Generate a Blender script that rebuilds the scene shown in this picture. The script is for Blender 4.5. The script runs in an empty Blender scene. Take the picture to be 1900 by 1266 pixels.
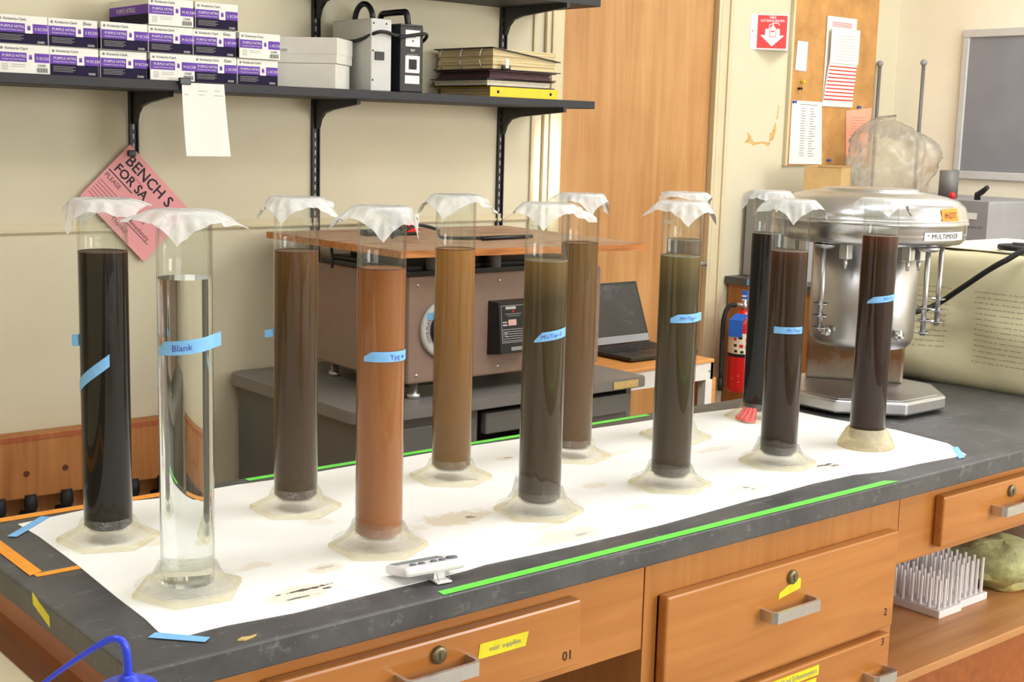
import bpy, bmesh, math, random
from mathutils import Matrix, Vector, noise as mnoise

R = random.Random(7)
PI = math.pi
ZB = 0.91                      # height of the bench top above the floor
S = bpy.context.scene
C = S.collection

# ---------------------------------------------------------------- camera
cam_d = bpy.data.cameras.new('camera')
cam = bpy.data.objects.new('camera', cam_d)
C.objects.link(cam)
F_PX, YAW, PITCH, ROLL, CAM_H = 2459.2, math.radians(39.985), math.radians(8.925), math.radians(1.5655), 0.5589
cam_d.sensor_width = 36.0
cam_d.lens = F_PX / 1900.0 * 36.0
cam_d.clip_start = 0.05
_fw = Vector((math.sin(YAW) * math.cos(PITCH), math.cos(YAW) * math.cos(PITCH), -math.sin(PITCH)))
_r = Vector((math.cos(YAW), -math.sin(YAW), 0))
_u = _r.cross(_fw)
_r2 = math.cos(ROLL) * _r + math.sin(ROLL) * _u
_u2 = -math.sin(ROLL) * _r + math.cos(ROLL) * _u
_m = Matrix((( _r2.x, _u2.x, -_fw.x, 0), (_r2.y, _u2.y, -_fw.y, 0), (_r2.z, _u2.z, -_fw.z, ZB + CAM_H), (0, 0, 0, 1)))
cam.matrix_world = _m
S.camera = cam

# ---------------------------------------------------------------- view, world, light
S.view_settings.view_transform = 'Standard'
S.view_settings.look = 'None'
S.view_settings.gamma = 1.0
S.view_settings.use_curve_mapping = False
S.view_settings.exposure = 0.5
S.cycles.use_denoising = True
S.cycles.max_bounces = 14
S.cycles.transparent_max_bounces = 24
S.cycles.transmission_bounces = 12
S.cycles.sample_clamp_indirect = 4.0

wd = bpy.data.worlds.new('world')
S.world = wd
wd.use_nodes = True
bg = wd.node_tree.nodes['Background']
bg.inputs[0].default_value = (0.80, 0.88, 1.0, 1)
bg.inputs[1].default_value = 1.0


def lamp(name, kind, loc, target, energy, color, **kw):
    d = bpy.data.lights.new(name, kind)
    d.energy = energy
    d.color = color
    for k, v in kw.items():
        setattr(d, k, v)
    o = bpy.data.objects.new(name, d)
    o.location = loc
    o.rotation_euler = (Vector(target) - Vector(loc)).to_track_quat('-Z', 'Y').to_euler()
    C.objects.link(o)
    return o


# daylight coming in through the two windows of the wall behind the camera
lamp('daylight', 'AREA', (3.55, -1.98, 1.75), (3.55, 2.0, 1.35), 70, (0.96, 0.985, 1.0), shape='RECTANGLE', size=1.5, size_y=1.3)
lamp('daylight', 'AREA', (0.75, -1.98, 1.75), (0.75, 2.0, 1.35), 20, (0.96, 0.985, 1.0), shape='RECTANGLE', size=1.5, size_y=1.3)
# a shaft of sun that reaches the door casing
sun = lamp('sun_shaft', 'SPOT', (4.45, -1.85, 2.05), (2.985, 3.4, ZB + 0.44), 1500, (1.0, 0.93, 0.80), spot_size=math.radians(4.6), spot_blend=0.8, shadow_soft_size=0.01)
sun.scale = (0.36, 1.0, 1.0)

CEIL = 2.85
X0, X1, Y0, Y1 = -1.6, 4.955, -2.0, 3.4

# ---------------------------------------------------------------- materials


def lin(c):
    return tuple((x / 255 / 12.92 if x / 255 <= 0.04045 else ((x / 255 + 0.055) / 1.055) ** 2.4) for x in c)


class NT:
    def __init__(self, name):
        self.m = bpy.data.materials.new(name)
        self.m.use_nodes = True
        self.t = self.m.node_tree
        self.t.nodes.clear()
        self.out = self.n('ShaderNodeOutputMaterial')

    def n(self, kind, **kw):
        nd = self.t.nodes.new(kind)
        for k, v in kw.items():
            setattr(nd, k, v)
        return nd

    def l(self, a, b):
        self.t.links.new(a, b)

    def coord(self, scale=(1, 1, 1), kind='Object'):
        tc = self.n('ShaderNodeTexCoord')
        mp = self.n('ShaderNodeMapping')
        mp.inputs['Scale'].default_value = scale
        self.l(tc.outputs[kind], mp.inputs[0])
        return mp.outputs[0]

    def noise(self, co, scale, detail=4, rough=0.55, dist=0.0):
        nd = self.n('ShaderNodeTexNoise')
        nd.inputs['Scale'].default_value = scale
        nd.inputs['Detail'].default_value = detail
        nd.inputs['Roughness'].default_value = rough
        nd.inputs['Distortion'].default_value = dist
        self.l(co, nd.inputs['Vector'])
        return nd.outputs[0]

    def ramp(self, fac, stops):
        r = self.n('ShaderNodeValToRGB')
        e = r.color_ramp.elements
        while len(e) > 1:
            e.remove(e[-1])
        e[0].position = stops[0][0]
        e[0].color = (*lin(stops[0][1]), 1)
        for p, c in stops[1:]:
            x = e.new(p)
            x.color = (*lin(c), 1)
        self.l(fac, r.inputs[0])
        return r.outputs[0]

    def math(self, op, a, b=None, c=None, clamp=False):
        nd = self.n('ShaderNodeMath', operation=op)
        nd.use_clamp = clamp
        for i, v in enumerate((a, b, c)):
            if v is None:
                continue
            if isinstance(v, (int, float)):
                nd.inputs[i].default_value = v
            else:
                self.l(v, nd.inputs[i])
        return nd.outputs[0]

    def mix(self, f, a, b):
        nd = self.n('ShaderNodeMix', data_type='RGBA')
        for i, v in ((0, f), (6, a), (7, b)):
            if isinstance(v, (int, float)):
                nd.inputs[i].default_value = v
            elif isinstance(v, tuple):
                nd.inputs[i].default_value = (*v, 1)
            else:
                self.l(v, nd.inputs[i])
        return nd.outputs[2]

    def bsdf(self, color, rough=0.5, metal=0.0, spec=0.5, bump=None, bstr=0.1, **kw):
        b = self.n('ShaderNodeBsdfPrincipled')
        for nm, v in (('Base Color', color), ('Roughness', rough), ('Metallic', metal), ('Specular IOR Level', spec)):
            if isinstance(v, tuple):
                b.inputs[nm].default_value = (*v, 1)
            elif isinstance(v, (int, float)):
                b.inputs[nm].default_value = v
            else:
                self.l(v, b.inputs[nm])
        for k, v in kw.items():
            b.inputs[k.replace('_', ' ')].default_value = v
        if bump is not None:
            bp = self.n('ShaderNodeBump')
            bp.inputs['Strength'].default_value = bstr
            bp.inputs['Distance'].default_value = 0.01
            self.l(bump, bp.inputs['Height'])
            self.l(bp.outputs[0], b.inputs['Normal'])
        return b

    def done(self, sh):
        self.l(sh.outputs[0], self.out.inputs[0])
        return self.m


def plain(name, col, rough=0.5, metal=0.0, var=0.06, scale=25, spec=0.5, bump=0.0, **kw):
    t = NT(name)
    co = t.coord()
    nz = t.noise(co, scale)
    lo = tuple(max(0, c * (1 - var)) for c in col)
    hi = tuple(min(255, c * (1 + var)) for c in col)
    c = t.ramp(nz, [(0.25, lo), (0.75, hi)])
    return t.done(t.bsdf(c, rough, metal, spec, nz if bump else None, bump, **kw))


def wood(name, lo, mid, hi, axis=0, rough=0.35, scale=1.0, spec=0.5):
    t = NT(name)
    sc = [38 * scale] * 3
    sc[axis] = 2.2 * scale
    co = t.coord(tuple(sc))
    a = t.noise(co, 1.0, 6, 0.6, 0.6)
    co2 = t.coord((2.5, 2.5, 2.5))
    b = t.noise(co2, 1.0, 3)
    f = t.math('ADD', t.math('MULTIPLY', a, 0.6), t.math('MULTIPLY', b, 0.4))
    c = t.ramp(f, [(0.34, lo), (0.5, mid), (0.66, hi)])
    return t.done(t.bsdf(c, rough, 0, spec, a, 0.04))


M = {}
M['wall'] = plain('painted_wall', (216, 206, 178), 0.6, 0, 0.025, 3.0, 0.3, 0.02)
M['wall_right'] = plain('wall_light_in_colour', (248, 240, 218), 0.6, 0, 0.02, 3.0, 0.3, 0.02)  # right wall's stronger light put into a paler colour, not another paint
M['ceiling'] = plain('ceiling_paint', (240, 238, 230), 0.8)
M['floor'] = plain('floor_tile', (150, 140, 125), 0.4, 0, 0.15, 8)
M['trim'] = plain('trim_paint', (212, 198, 162), 0.4, 0, 0.03, 6)
M['peel'] = plain('bare_plaster', (206, 168, 106), 0.9, 0, 0.15, 60)
M['wood'] = wood('bench_wood', (170, 106, 48), (184, 118, 56), (196, 130, 66), 0, 0.28)
M['wood_v'] = wood('bench_wood_upright', (166, 104, 48), (180, 116, 56), (192, 128, 66), 2, 0.3)
M['shelfwood'] = wood('cupboard_shelf_wood', (176, 120, 70), (192, 136, 84), (204, 150, 98), 0, 0.4)
M['door'] = wood('door_veneer', (168, 116, 66), (188, 138, 84), (204, 156, 102), 2, 0.35, 0.5)
M['sidewood'] = wood('bench_side_wood', (138, 70, 24), (158, 84, 30), (172, 96, 40), 1, 0.35)
M['railwood'] = wood('rack_wood', (150, 94, 46), (180, 116, 60), (196, 134, 76), 2, 0.6)
M['redwood'] = wood('red_stained_wood', (150, 70, 40), (172, 90, 54), (184, 112, 70), 2, 0.7)
M['tablewood'] = wood('table_wood', (208, 136, 66), (224, 156, 84), (234, 172, 102), 0, 0.35)
M['plyedge'] = wood('plywood_edge', (150, 84, 34), (196, 124, 62), (222, 162, 98), 0, 0.7, 2.0)
M['cork'] = plain('cork', (196, 146, 88), 0.85, 0, 0.10, 14, 0.2, 0.05)
M['card'] = plain('cardboard', (206, 170, 112), 0.8, 0, 0.05, 20)
M['card_dark'] = plain('darker_cardboard', (186, 146, 92), 0.8, 0, 0.05, 20)  # deeper brown card for the carton flap
M['blackmetal'] = plain('black_painted_steel', (40, 40, 42), 0.45, 0.0, 0.2, 30)
M['shelf'] = plain('black_laminate', (38, 38, 42), 0.6, 0, 0.1, 12)
M['black'] = plain('black_plastic', (22, 22, 24), 0.35, 0, 0.15, 30)
M['rubber'] = plain('black_rubber', (26, 26, 28), 0.6, 0, 0.2, 40)
M['steel'] = plain('brushed_steel', (192, 190, 190), 0.36, 1.0, 0.05, 6)
M['steel2'] = plain('polished_steel', (200, 199, 200), 0.26, 1.0, 0.03, 5)
M['alu'] = plain('satin_aluminium', (204, 202, 200), 0.35, 0.9, 0.04, 30)
M['brass'] = plain('old_lock_metal', (126, 116, 90), 0.4, 0.8, 0.15, 60)
M['grey'] = plain('grey_enamel', (112, 110, 106), 0.42, 0, 0.04, 6)
M['greytop'] = plain('grey_linoleum', (128, 124, 120), 0.38, 0, 0.05, 6)
M['greylight'] = plain('light_grey_panel', (150, 148, 150), 0.5, 0, 0.04, 6)
M['greypanel'] = plain('slate_grey_panel', (136, 136, 142), 0.5, 0, 0.05, 6)
M['pinktan'] = plain('tan_enamel', (148, 122, 106), 0.5, 0, 0.035, 40)
M['white'] = plain('white_paint', (232, 230, 224), 0.4, 0, 0.03, 20)
M['whiteplastic'] = plain('white_plastic', (236, 232, 232), 0.35, 0, 0.02, 20)
M['lightgrey'] = plain('light_grey_plastic', (200, 198, 194), 0.45, 0, 0.03, 20)
M['paper'] = plain('white_paper', (238, 235, 226), 0.8, 0, 0.02, 8, 0.2)
M['paper2'] = plain('cream_paper', (230, 220, 196), 0.8, 0, 0.04, 60, 0.2)
def mat_pages():
    t = NT('page_edges')
    a = t.noise(t.coord((6, 6, 420)), 1.0, 3)
    c = t.ramp(a, [(0.3, (186, 160, 112)), (0.5, (216, 196, 152)), (0.7, (230, 214, 176))])
    return t.done(t.bsdf(c, 0.9, 0, 0.1))


M['pages'] = mat_pages()
M['pink'] = plain('pink_paper', (240, 166, 168), 0.8, 0, 0.02, 8, 0.2)
M['orangepaper'] = plain('salmon_paper', (255, 176, 146), 0.8, 0, 0.02, 8, 0.2)
M['palebluepaper'] = plain('pale_blue_paper', (206, 216, 232), 0.8, 0, 0.02, 8, 0.2)
M['ink'] = plain('ink', (24, 22, 26), 0.6)
M['greyink'] = plain('grey_print', (150, 146, 140), 0.7)
M['palegreyink'] = plain('pale_grey_print', (186, 182, 172), 0.7)
M['blueink'] = plain('blue_ink', (62, 88, 176), 0.6)
M['bluetape'] = plain('blue_tape', (130, 192, 248), 0.55, 0, 0.04, 90)
M['darkbluetape'] = plain('deep_blue_tag', (38, 104, 206), 0.5, 0, 0.05, 50)
M['greentape'] = plain('green_tape', (110, 232, 80), 0.5, 0, 0.04, 40)
M['orangetape'] = plain('orange_tape', (250, 158, 44), 0.5, 0, 0.05, 40)
M['yellowtape'] = plain('yellow_tape', (232, 218, 36), 0.5, 0, 0.04, 60)
M['paletape'] = plain('pale_tan_tape', (214, 184, 116), 0.6, 0, 0.06, 60)
M['orangelabel'] = plain('orange_sticker', (250, 146, 34), 0.5)
M['red'] = plain('red_enamel', (204, 30, 34), 0.25, 0, 0.04, 10)
M['signred'] = plain('red_sign', (226, 44, 40), 0.4, 0, 0.03, 10)
M['redtape'] = plain('red_tape', (226, 104, 100), 0.5, 0, 0.08, 60)
M['yellow'] = plain('yellow_binder', (232, 196, 32), 0.4, 0, 0.03, 20)
M['purple'] = NT('x').m
bpy.data.materials.remove(M['purple'])
M['purple'] = plain('purple_print', (112, 72, 172), 0.6, 0, 0.18, 7, 0.2)
M['navy'] = plain('dark_violet_print', (32, 24, 52), 0.65, 0, 0.10, 20, 0.15)
M['boxwhite'] = plain('glossy_white_card', (228, 224, 214), 0.4, 0, 0.02, 20)
M['blueplastic'] = plain('blue_plastic', (44, 66, 214), 0.3, 0, 0.05, 20)
M['cap_white'] = plain('bottle_translucent', (226, 228, 224), 0.4)
M['maroon'] = plain('maroon_cloth', (74, 44, 48), 0.7)
M['wrap'] = None
M['cream'] = plain('cream_laminate', (232, 220, 188), 0.45, 0, 0.03, 8)
M['lens'] = plain('dial_black', (30, 30, 32), 0.2)
M['lcd'] = plain('grey_lcd', (120, 134, 142), 0.2)
M['button'] = plain('grey_button', (104, 108, 122), 0.5)
M['pinkled'] = plain('pink_display', (220, 176, 170), 0.4)
M['knob'] = plain('knot_brown', (96, 52, 30), 0.7)


def mat_bench():
    t = NT('epoxy_bench_top')
    co = t.coord()
    a = t.noise(co, 6, 8, 0.7)
    b = t.noise(t.coord((4, 30, 30)), 2.0, 6, 0.7)
    c1 = t.ramp(a, [(0.3, (56, 56, 58)), (0.7, (96, 94, 94))])
    d = t.ramp(t.noise(co, 34, 5, 0.75), [(0.57, (0, 0, 0)), (0.76, (255, 255, 255))])
    e = t.ramp(b, [(0.60, (0, 0, 0)), (0.76, (255, 255, 255))])
    f = t.math('MULTIPLY', t.math('MAXIMUM', d, e), 0.5)
    col = t.mix(f, c1, lin((168, 166, 162)))
    rg = t.math('ADD', 0.30, t.math('MULTIPLY', a, 0.3))
    return t.done(t.bsdf(col, rg, 0, 0.45, a, 0.03))


M['bench'] = mat_bench()


def mat_ply():
    t = NT('plywood_face')
    a = t.noise(t.coord((2.0, 15, 10)), 1.0, 6, 0.7, 1.6)
    c = t.ramp(a, [(0.32, (140, 84, 66)), (0.44, (172, 132, 104)), (0.53, (192, 162, 132)), (0.62, (160, 108, 86)), (0.70, (138, 74, 60))])
    return t.done(t.bsdf(c, 0.6, 0, 0.3, a, 0.05))


M['ply'] = mat_ply()

STAINS = [(0.80, 1.335, .058, .026, .55, .35), (1.14, 1.48, .075, .032, .75, .45), (1.22, 1.325, .07, .03, .55, .35), (0.735, 1.625, .03, .02, .5, .5), (0.80, 1.46, .028, .016, .45, .4), (0.872, 1.40, .032, .018, .55, .5),
          (1.245, 1.375, .05, .012, .5, .4), (1.44, 1.50, .03, .016, .45, .5), (1.41, 1.37, .026, .02, .5, .3), (1.63, 1.35, .05, .022, .45, .4), (1.86, 1.36, .055, .025, .5, .3), (1.80, 1.56, .05, .014, .45, .5),
          (1.07, 1.78, .02, .02, .4, .5), (1.43, 1.72, .022, .014, .45, .5), (1.90, 1.50, .03, .02, .35, .5), (2.07, 1.33, .02, .012, .3, .5), (0.97, 1.58, .025, .018, .3, .5), (0.76, 1.54, .02, .012, .3, .5), (1.62, 1.64, .04, .016, .35, .4)]
MARKS = [(0.81, 1.345, .034, .0035, .9), (0.79, 1.325, .02, .0025, .8), (0.835, 1.335, .006, .003, .9), (1.165, 1.475, .009, .006, .6), (1.245, 1.318, .016, .005, .35), (1.87, 1.372, .022, .005, .85), (1.885, 1.36, .012, .004, .8),
         (1.635, 1.352, .008, .004, .6), (1.64, 1.338, .006, .003, .6), (0.872, 1.402, .012, .006, .3), (1.44, 1.72, .01, .003, .5), (1.30, 1.64, .012, .006, .4), (1.55, 1.73, .012, .003, .4)]


def mat_liner():
    t = NT('stained_bench_paper')
    co = t.coord()
    sep = t.n('ShaderNodeSeparateXYZ')
    t.l(co, sep.inputs[0])
    n1 = t.noise(co, 26, 5, 0.65)
    n2 = t.noise(co, 90, 5, 0.7)
    col = t.ramp(t.noise(co, 5, 4), [(0.3, (246, 244, 240)), (0.7, (252, 250, 247))])

    def blob(x, y, rx, ry, warp, nz):
        dx = t.math('MULTIPLY', t.math('SUBTRACT', sep.outputs[0], x), 1 / rx)
        dy = t.math('MULTIPLY', t.math('SUBTRACT', sep.outputs[1], y), 1 / ry)
        d = t.math('SQRT', t.math('ADD', t.math('MULTIPLY', dx, dx), t.math('MULTIPLY', dy, dy)))
        return t.math('ADD', d, t.math('MULTIPLY', t.math('SUBTRACT', nz, 0.5), warp))
    for x, y, rx, ry, st, ed in STAINS:
        d = blob(x, y, rx, ry, 2.2, n1)
        m = t.math('SMOOTHSTEP' if False else 'SUBTRACT', 1.0, d)
        m = t.math('MULTIPLY', m, 3.0, clamp=True)
        m = t.math('MULTIPLY', m, st * 0.7)
        col = t.mix(m, col, lin((216, 192, 146)))
    for x, y, rx, ry, st in MARKS:
        d = blob(x, y, rx, ry, 3.2, n2)
        m = t.math('MULTIPLY', t.math('SUBTRACT', 1.0, d), 5.0, clamp=True)
        m = t.math('MULTIPLY', m, st)
        col = t.mix(m, col, lin((52, 38, 26)))
    return t.done(t.bsdf(col, 0.85, 0, 0.15, n1, 0.02))


M['liner'] = mat_liner()  # white paper


def mat_glass_thin(name, tint=(0.975, 0.985, 0.975), ior=1.5):
    t = NT(name)
    tr = t.n('ShaderNodeBsdfTransparent')
    tr.inputs[0].default_value = (*tint, 1)
    gl = t.n('ShaderNodeBsdfGlossy')
    gl.inputs['Roughness'].default_value = 0.05
    lw = t.n('ShaderNodeLayerWeight')
    lw.inputs['Blend'].default_value = 0.5
    fz = t.math('ADD', 0.035, t.math('MULTIPLY', t.math('POWER', lw.outputs['Facing'], 5.0), 0.75))
    mx = t.n('ShaderNodeMixShader')
    t.l(fz, mx.inputs[0])
    t.l(tr.outputs[0], mx.inputs[1])
    t.l(gl.outputs[0], mx.inputs[2])
    return t.done(mx)


M['glass'] = mat_glass_thin('tube_glass')


def mat_water():
    t = NT('clear_water')
    g = t.n('ShaderNodeBsdfGlass')
    g.inputs['IOR'].default_value = 1.36
    g.inputs['Roughness'].default_value = 0.0
    g.inputs['Color'].default_value = (0.99, 1, 0.995, 1)
    return t.done(g)


M['water'] = mat_water()


def mat_base(name, tint, body):
    t = NT(name)
    co = t.coord()
    nz = t.noise(co, 60, 4, 0.6, 0.8)
    bp = t.n('ShaderNodeBump')
    bp.inputs['Strength'].default_value = 1.0
    bp.inputs['Distance'].default_value = 0.006
    t.l(nz, bp.inputs['Height'])
    tr = t.n('ShaderNodeBsdfTransparent')
    tr.inputs[0].default_value = (*lin(tint), 1)
    df = t.n('ShaderNodeBsdfTranslucent')
    df.inputs[0].default_value = (*lin(tint), 1)
    d2 = t.n('ShaderNodeBsdfDiffuse')
    d2.inputs[0].default_value = (*lin(tint), 1)
    dd = t.n('ShaderNodeMixShader')
    dd.inputs[0].default_value = 0.5
    t.l(df.outputs[0], dd.inputs[1])
    t.l(d2.outputs[0], dd.inputs[2])
    gl = t.n('ShaderNodeBsdfGlossy')
    gl.inputs['Roughness'].default_value = 0.08
    t.l(bp.outputs[0], gl.inputs['Normal'])
    lw = t.n('ShaderNodeLayerWeight')
    lw.inputs['Blend'].default_value = 0.5
    t.l(bp.outputs[0], lw.inputs['Normal'])
    fz = t.math('ADD', 0.07, t.math('MULTIPLY', t.math('POWER', lw.outputs['Facing'], 4.0), 0.4))
    m1 = t.n('ShaderNodeMixShader')
    t.l(t.math('ADD', body, t.math('MULTIPLY', t.math('SUBTRACT', nz, 0.5), body), clamp=True), m1.inputs[0])
    t.l(tr.outputs[0], m1.inputs[1])
    t.l(dd.outputs[0], m1.inputs[2])
    m2 = t.n('ShaderNodeMixShader')
    t.l(fz, m2.inputs[0])
    t.l(m1.outputs[0], m2.inputs[1])
    t.l(gl.outputs[0], m2.inputs[2])
    return t.done(m2)


M['baseglass'] = mat_base('pressed_glass_foot', (255, 254, 247), 0.04)
M['rimglass'] = mat_base('foot_edge_glass', (250, 246, 226), 0.13)
M['baseplastic'] = mat_base('cloudy_plastic_foot', (248, 240, 214), 0.5)


def mat_film(name, col, opacity, glossy=0.25, rough=0.25, bump=0.4, bscale=60):
    t = NT(name)
    co = t.coord()
    nz = t.noise(co, bscale, 4, 0.6, 0.6)
    bp = t.n('ShaderNodeBump')
    bp.inputs['Strength'].default_value = bump
    bp.inputs['Distance'].default_value = 0.004
    t.l(nz, bp.inputs['Height'])
    a = t.n('ShaderNodeBsdfDiffuse')
    a.inputs[0].default_value = (*lin(col), 1)
    b = t.n('ShaderNodeBsdfTranslucent')
    b.inputs[0].default_value = (*lin(col), 1)
    ab = t.n('ShaderNodeMixShader')
    ab.inputs[0].default_value = 0.45
    t.l(a.outputs[0], ab.inputs[1])
    t.l(b.outputs[0], ab.inputs[2])
    tr = t.n('ShaderNodeBsdfTransparent')
    m1 = t.n('ShaderNodeMixShader')
    op = t.math('ADD', opacity, t.math('MULTIPLY', t.math('SUBTRACT', nz, 0.5), opacity * 0.5), clamp=True)
    t.l(op, m1.inputs[0])
    t.l(tr.outputs[0], m1.inputs[1])
    t.l(ab.outputs[0], m1.inputs[2])
    g = t.n('ShaderNodeBsdfGlossy')
    g.inputs['Roughness'].default_value = rough
    fr = t.n('ShaderNodeFresnel')
    fr.inputs[0].default_value = 1.45
    for x in (a, b, g):
        t.l(bp.outputs[0], x.inputs['Normal'])
    t.l(bp.outputs[0], fr.inputs['Normal'])
    m2 = t.n('ShaderNodeMixShader')
    t.l(t.math('MULTIPLY', fr.outputs[0], glossy * 4, clamp=True), m2.inputs[0])
    t.l(m1.outputs[0], m2.inputs[1])
    t.l(g.outputs[0], m2.inputs[2])
    return t.done(m2)


M['waxfilm'] = mat_film('waxed_film', (255, 255, 255), 0.72, 0.22, 0.2, 0.5, 70)
M['clearfilm'] = mat_film('clear_film', (255, 255, 252), 0.05, 0.14, 0.06, 1.0, 120)
M['bagfilm'] = mat_film('clear_bag', (252, 244, 224), 0.30, 0.16, 0.18, 0.7, 22)
M['bag2'] = mat_film('storage_bag', (244, 244, 238), 0.12, 0.2, 0.12, 0.8, 40)


def mat_liquid(name, stops):
    t = NT(name)
    tc = t.n('ShaderNodeTexCoord')
    sep = t.n('ShaderNodeSeparateXYZ')
    t.l(tc.outputs['Object'], sep.inputs[0])
    f = t.math('MULTIPLY', sep.outputs[2], 1 / 0.40)
    nz = t.noise(t.coord((30, 30, 4)), 1.0, 2)
    f = t.math('ADD', f, t.math('MULTIPLY', t.math('SUBTRACT', nz, 0.5), 0.04))
    c = t.ramp(f, stops)
    return t.done(t.bsdf(c, 0.4, 0, 0.15))


def mat_wrapped():
    t = NT('printed_kraft_wrap')
    tc = t.n('ShaderNodeTexCoord')
    sep = t.n('ShaderNodeSeparateXYZ')
    t.l(tc.outputs['Object'], sep.inputs[0])
    y, z = sep.outputs[1], sep.outputs[2]
    nz = t.noise(t.coord(), 9, 5)
    base = t.ramp(nz, [(0.3, (220, 212, 172)), (0.7, (234, 226, 190))])
    row = t.math('LESS_THAN', t.math('FRACT', t.math('MULTIPLY', z, 1 / 0.0125)), 0.26)
    w = t.math('GREATER_THAN', t.noise(t.coord((1, 150, 80)), 1.0, 1), 0.44)

    def band(y0, y1, z0, z1):
        a = t.math('MULTIPLY', t.math('GREATER_THAN', y, y0), t.math('LESS_THAN', y, y1))
        b = t.math('MULTIPLY', t.math('GREATER_THAN', z, z0), t.math('LESS_THAN', z, z1))
        return t.math('MULTIPLY', a, b)
    reg = t.math('MAXIMUM', band(0.155, 0.30, 0.06, 0.235), band(0.36, 0.52, 0.085, 0.235))
    m = t.math('MULTIPLY', t.math('MULTIPLY', row, w), reg)
    col = t.mix(t.math('MULTIPLY', m, 0.42), base, lin((96, 92, 80)))
    return t.done(t.bsdf(col, 0.4, 0, 0.5, nz, 0.12))


M['wrapped'] = mat_wrapped()


def mat_screen():
    t = NT('laptop_screen')
    a = t.noise(t.coord((9, 9, 16)), 1.0, 6, 0.7)
    c = t.ramp(a, [(0.35, (14, 14, 18)), (0.55, (26, 26, 32)), (0.75, (66, 66, 80))])
    return t.done(t.bsdf(c, 0.15, 0, 0.6))


M['screen'] = mat_screen()


def mat_emit(name, col, st):
    t = NT(name)
    e = t.n('ShaderNodeEmission')
    e.inputs[0].default_value = (*col, 1)
    e.inputs[1].default_value = st
    return t.done(e)




def mat_rust():
    t = NT('stained_steel_plate')
    co = t.coord()
    a = t.noise(co, 18, 6, 0.7)
    sep = t.n('ShaderNodeSeparateXYZ')
    t.l(co, sep.inputs[0])
    g = t.math('SUBTRACT', 1.0, t.math('MULTIPLY', t.math('ABSOLUTE', t.math('SUBTRACT', sep.outputs[2], 0.10)), 14), clamp=True)
    f = t.math('MULTIPLY', t.math('POWER', t.math('MULTIPLY', g, a), 0.8), 1.9, clamp=True)
    col = t.mix(f, lin((190, 182, 168)), lin((118, 78, 40)))
    met = t.math('SUBTRACT', 0.95, t.math('MULTIPLY', f, 0.8))
    return t.done(t.bsdf(col, 0.36, met, 0.5))


M['rust'] = mat_rust()

# ---------------------------------------------------------------- text, made once while the scene is still empty
_texts = {}


def gen_texts(strings):
    obs = []
    for s in strings:
        cu = bpy.data.curves.new('t', 'FONT')
        cu.body = s
        cu.resolution_u = 2
        cu.size = 1.0
        o = bpy.data.objects.new('t', cu)
        C.objects.link(o)
        obs.append((s, o))
    bpy.context.view_layer.update()
    dg = bpy.context.evaluated_depsgraph_get()
    for s, o in obs:
        me = bpy.data.meshes.new_from_object(o.evaluated_get(dg))
        vs = [tuple(v.co) for v in me.vertices]
        fs = [tuple(p.vertices) for p in me.polygons]
        w = max([v[0] for v in vs] or [0.0])
        _texts[s] = (vs, fs, w)
        cu = o.data
        bpy.data.objects.remove(o)
        bpy.data.curves.remove(cu)
        bpy.data.meshes.remove(me)


gen_texts(['Kimberly-Clark', 'PURPLE NITRILE', 'Powder-Free Exam Gloves', 'S EC330', 'M EC330', 'L EC330', '55083', 'Elvin', '01', '2', '3', 'FIRE', 'EXTINGUISHER', 'BENCH S', 'FOR SA', 'PLEASE', 'Thanks!', 'immediately', 'I need', 'contact', 'Blank', 'Ypg w', 'M1/Tay-3',
           'M1/Tay-1', 'M1/Tay-12', 'M1/Ta', '* MULTIMIXER', 'HOT', '250-500 ml Erlenmeyers', '500 ml', 'misc supplies', 'PYREX', 'LOCK PLATE', 'apc'])

# ---------------------------------------------------------------- mesh helpers


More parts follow.
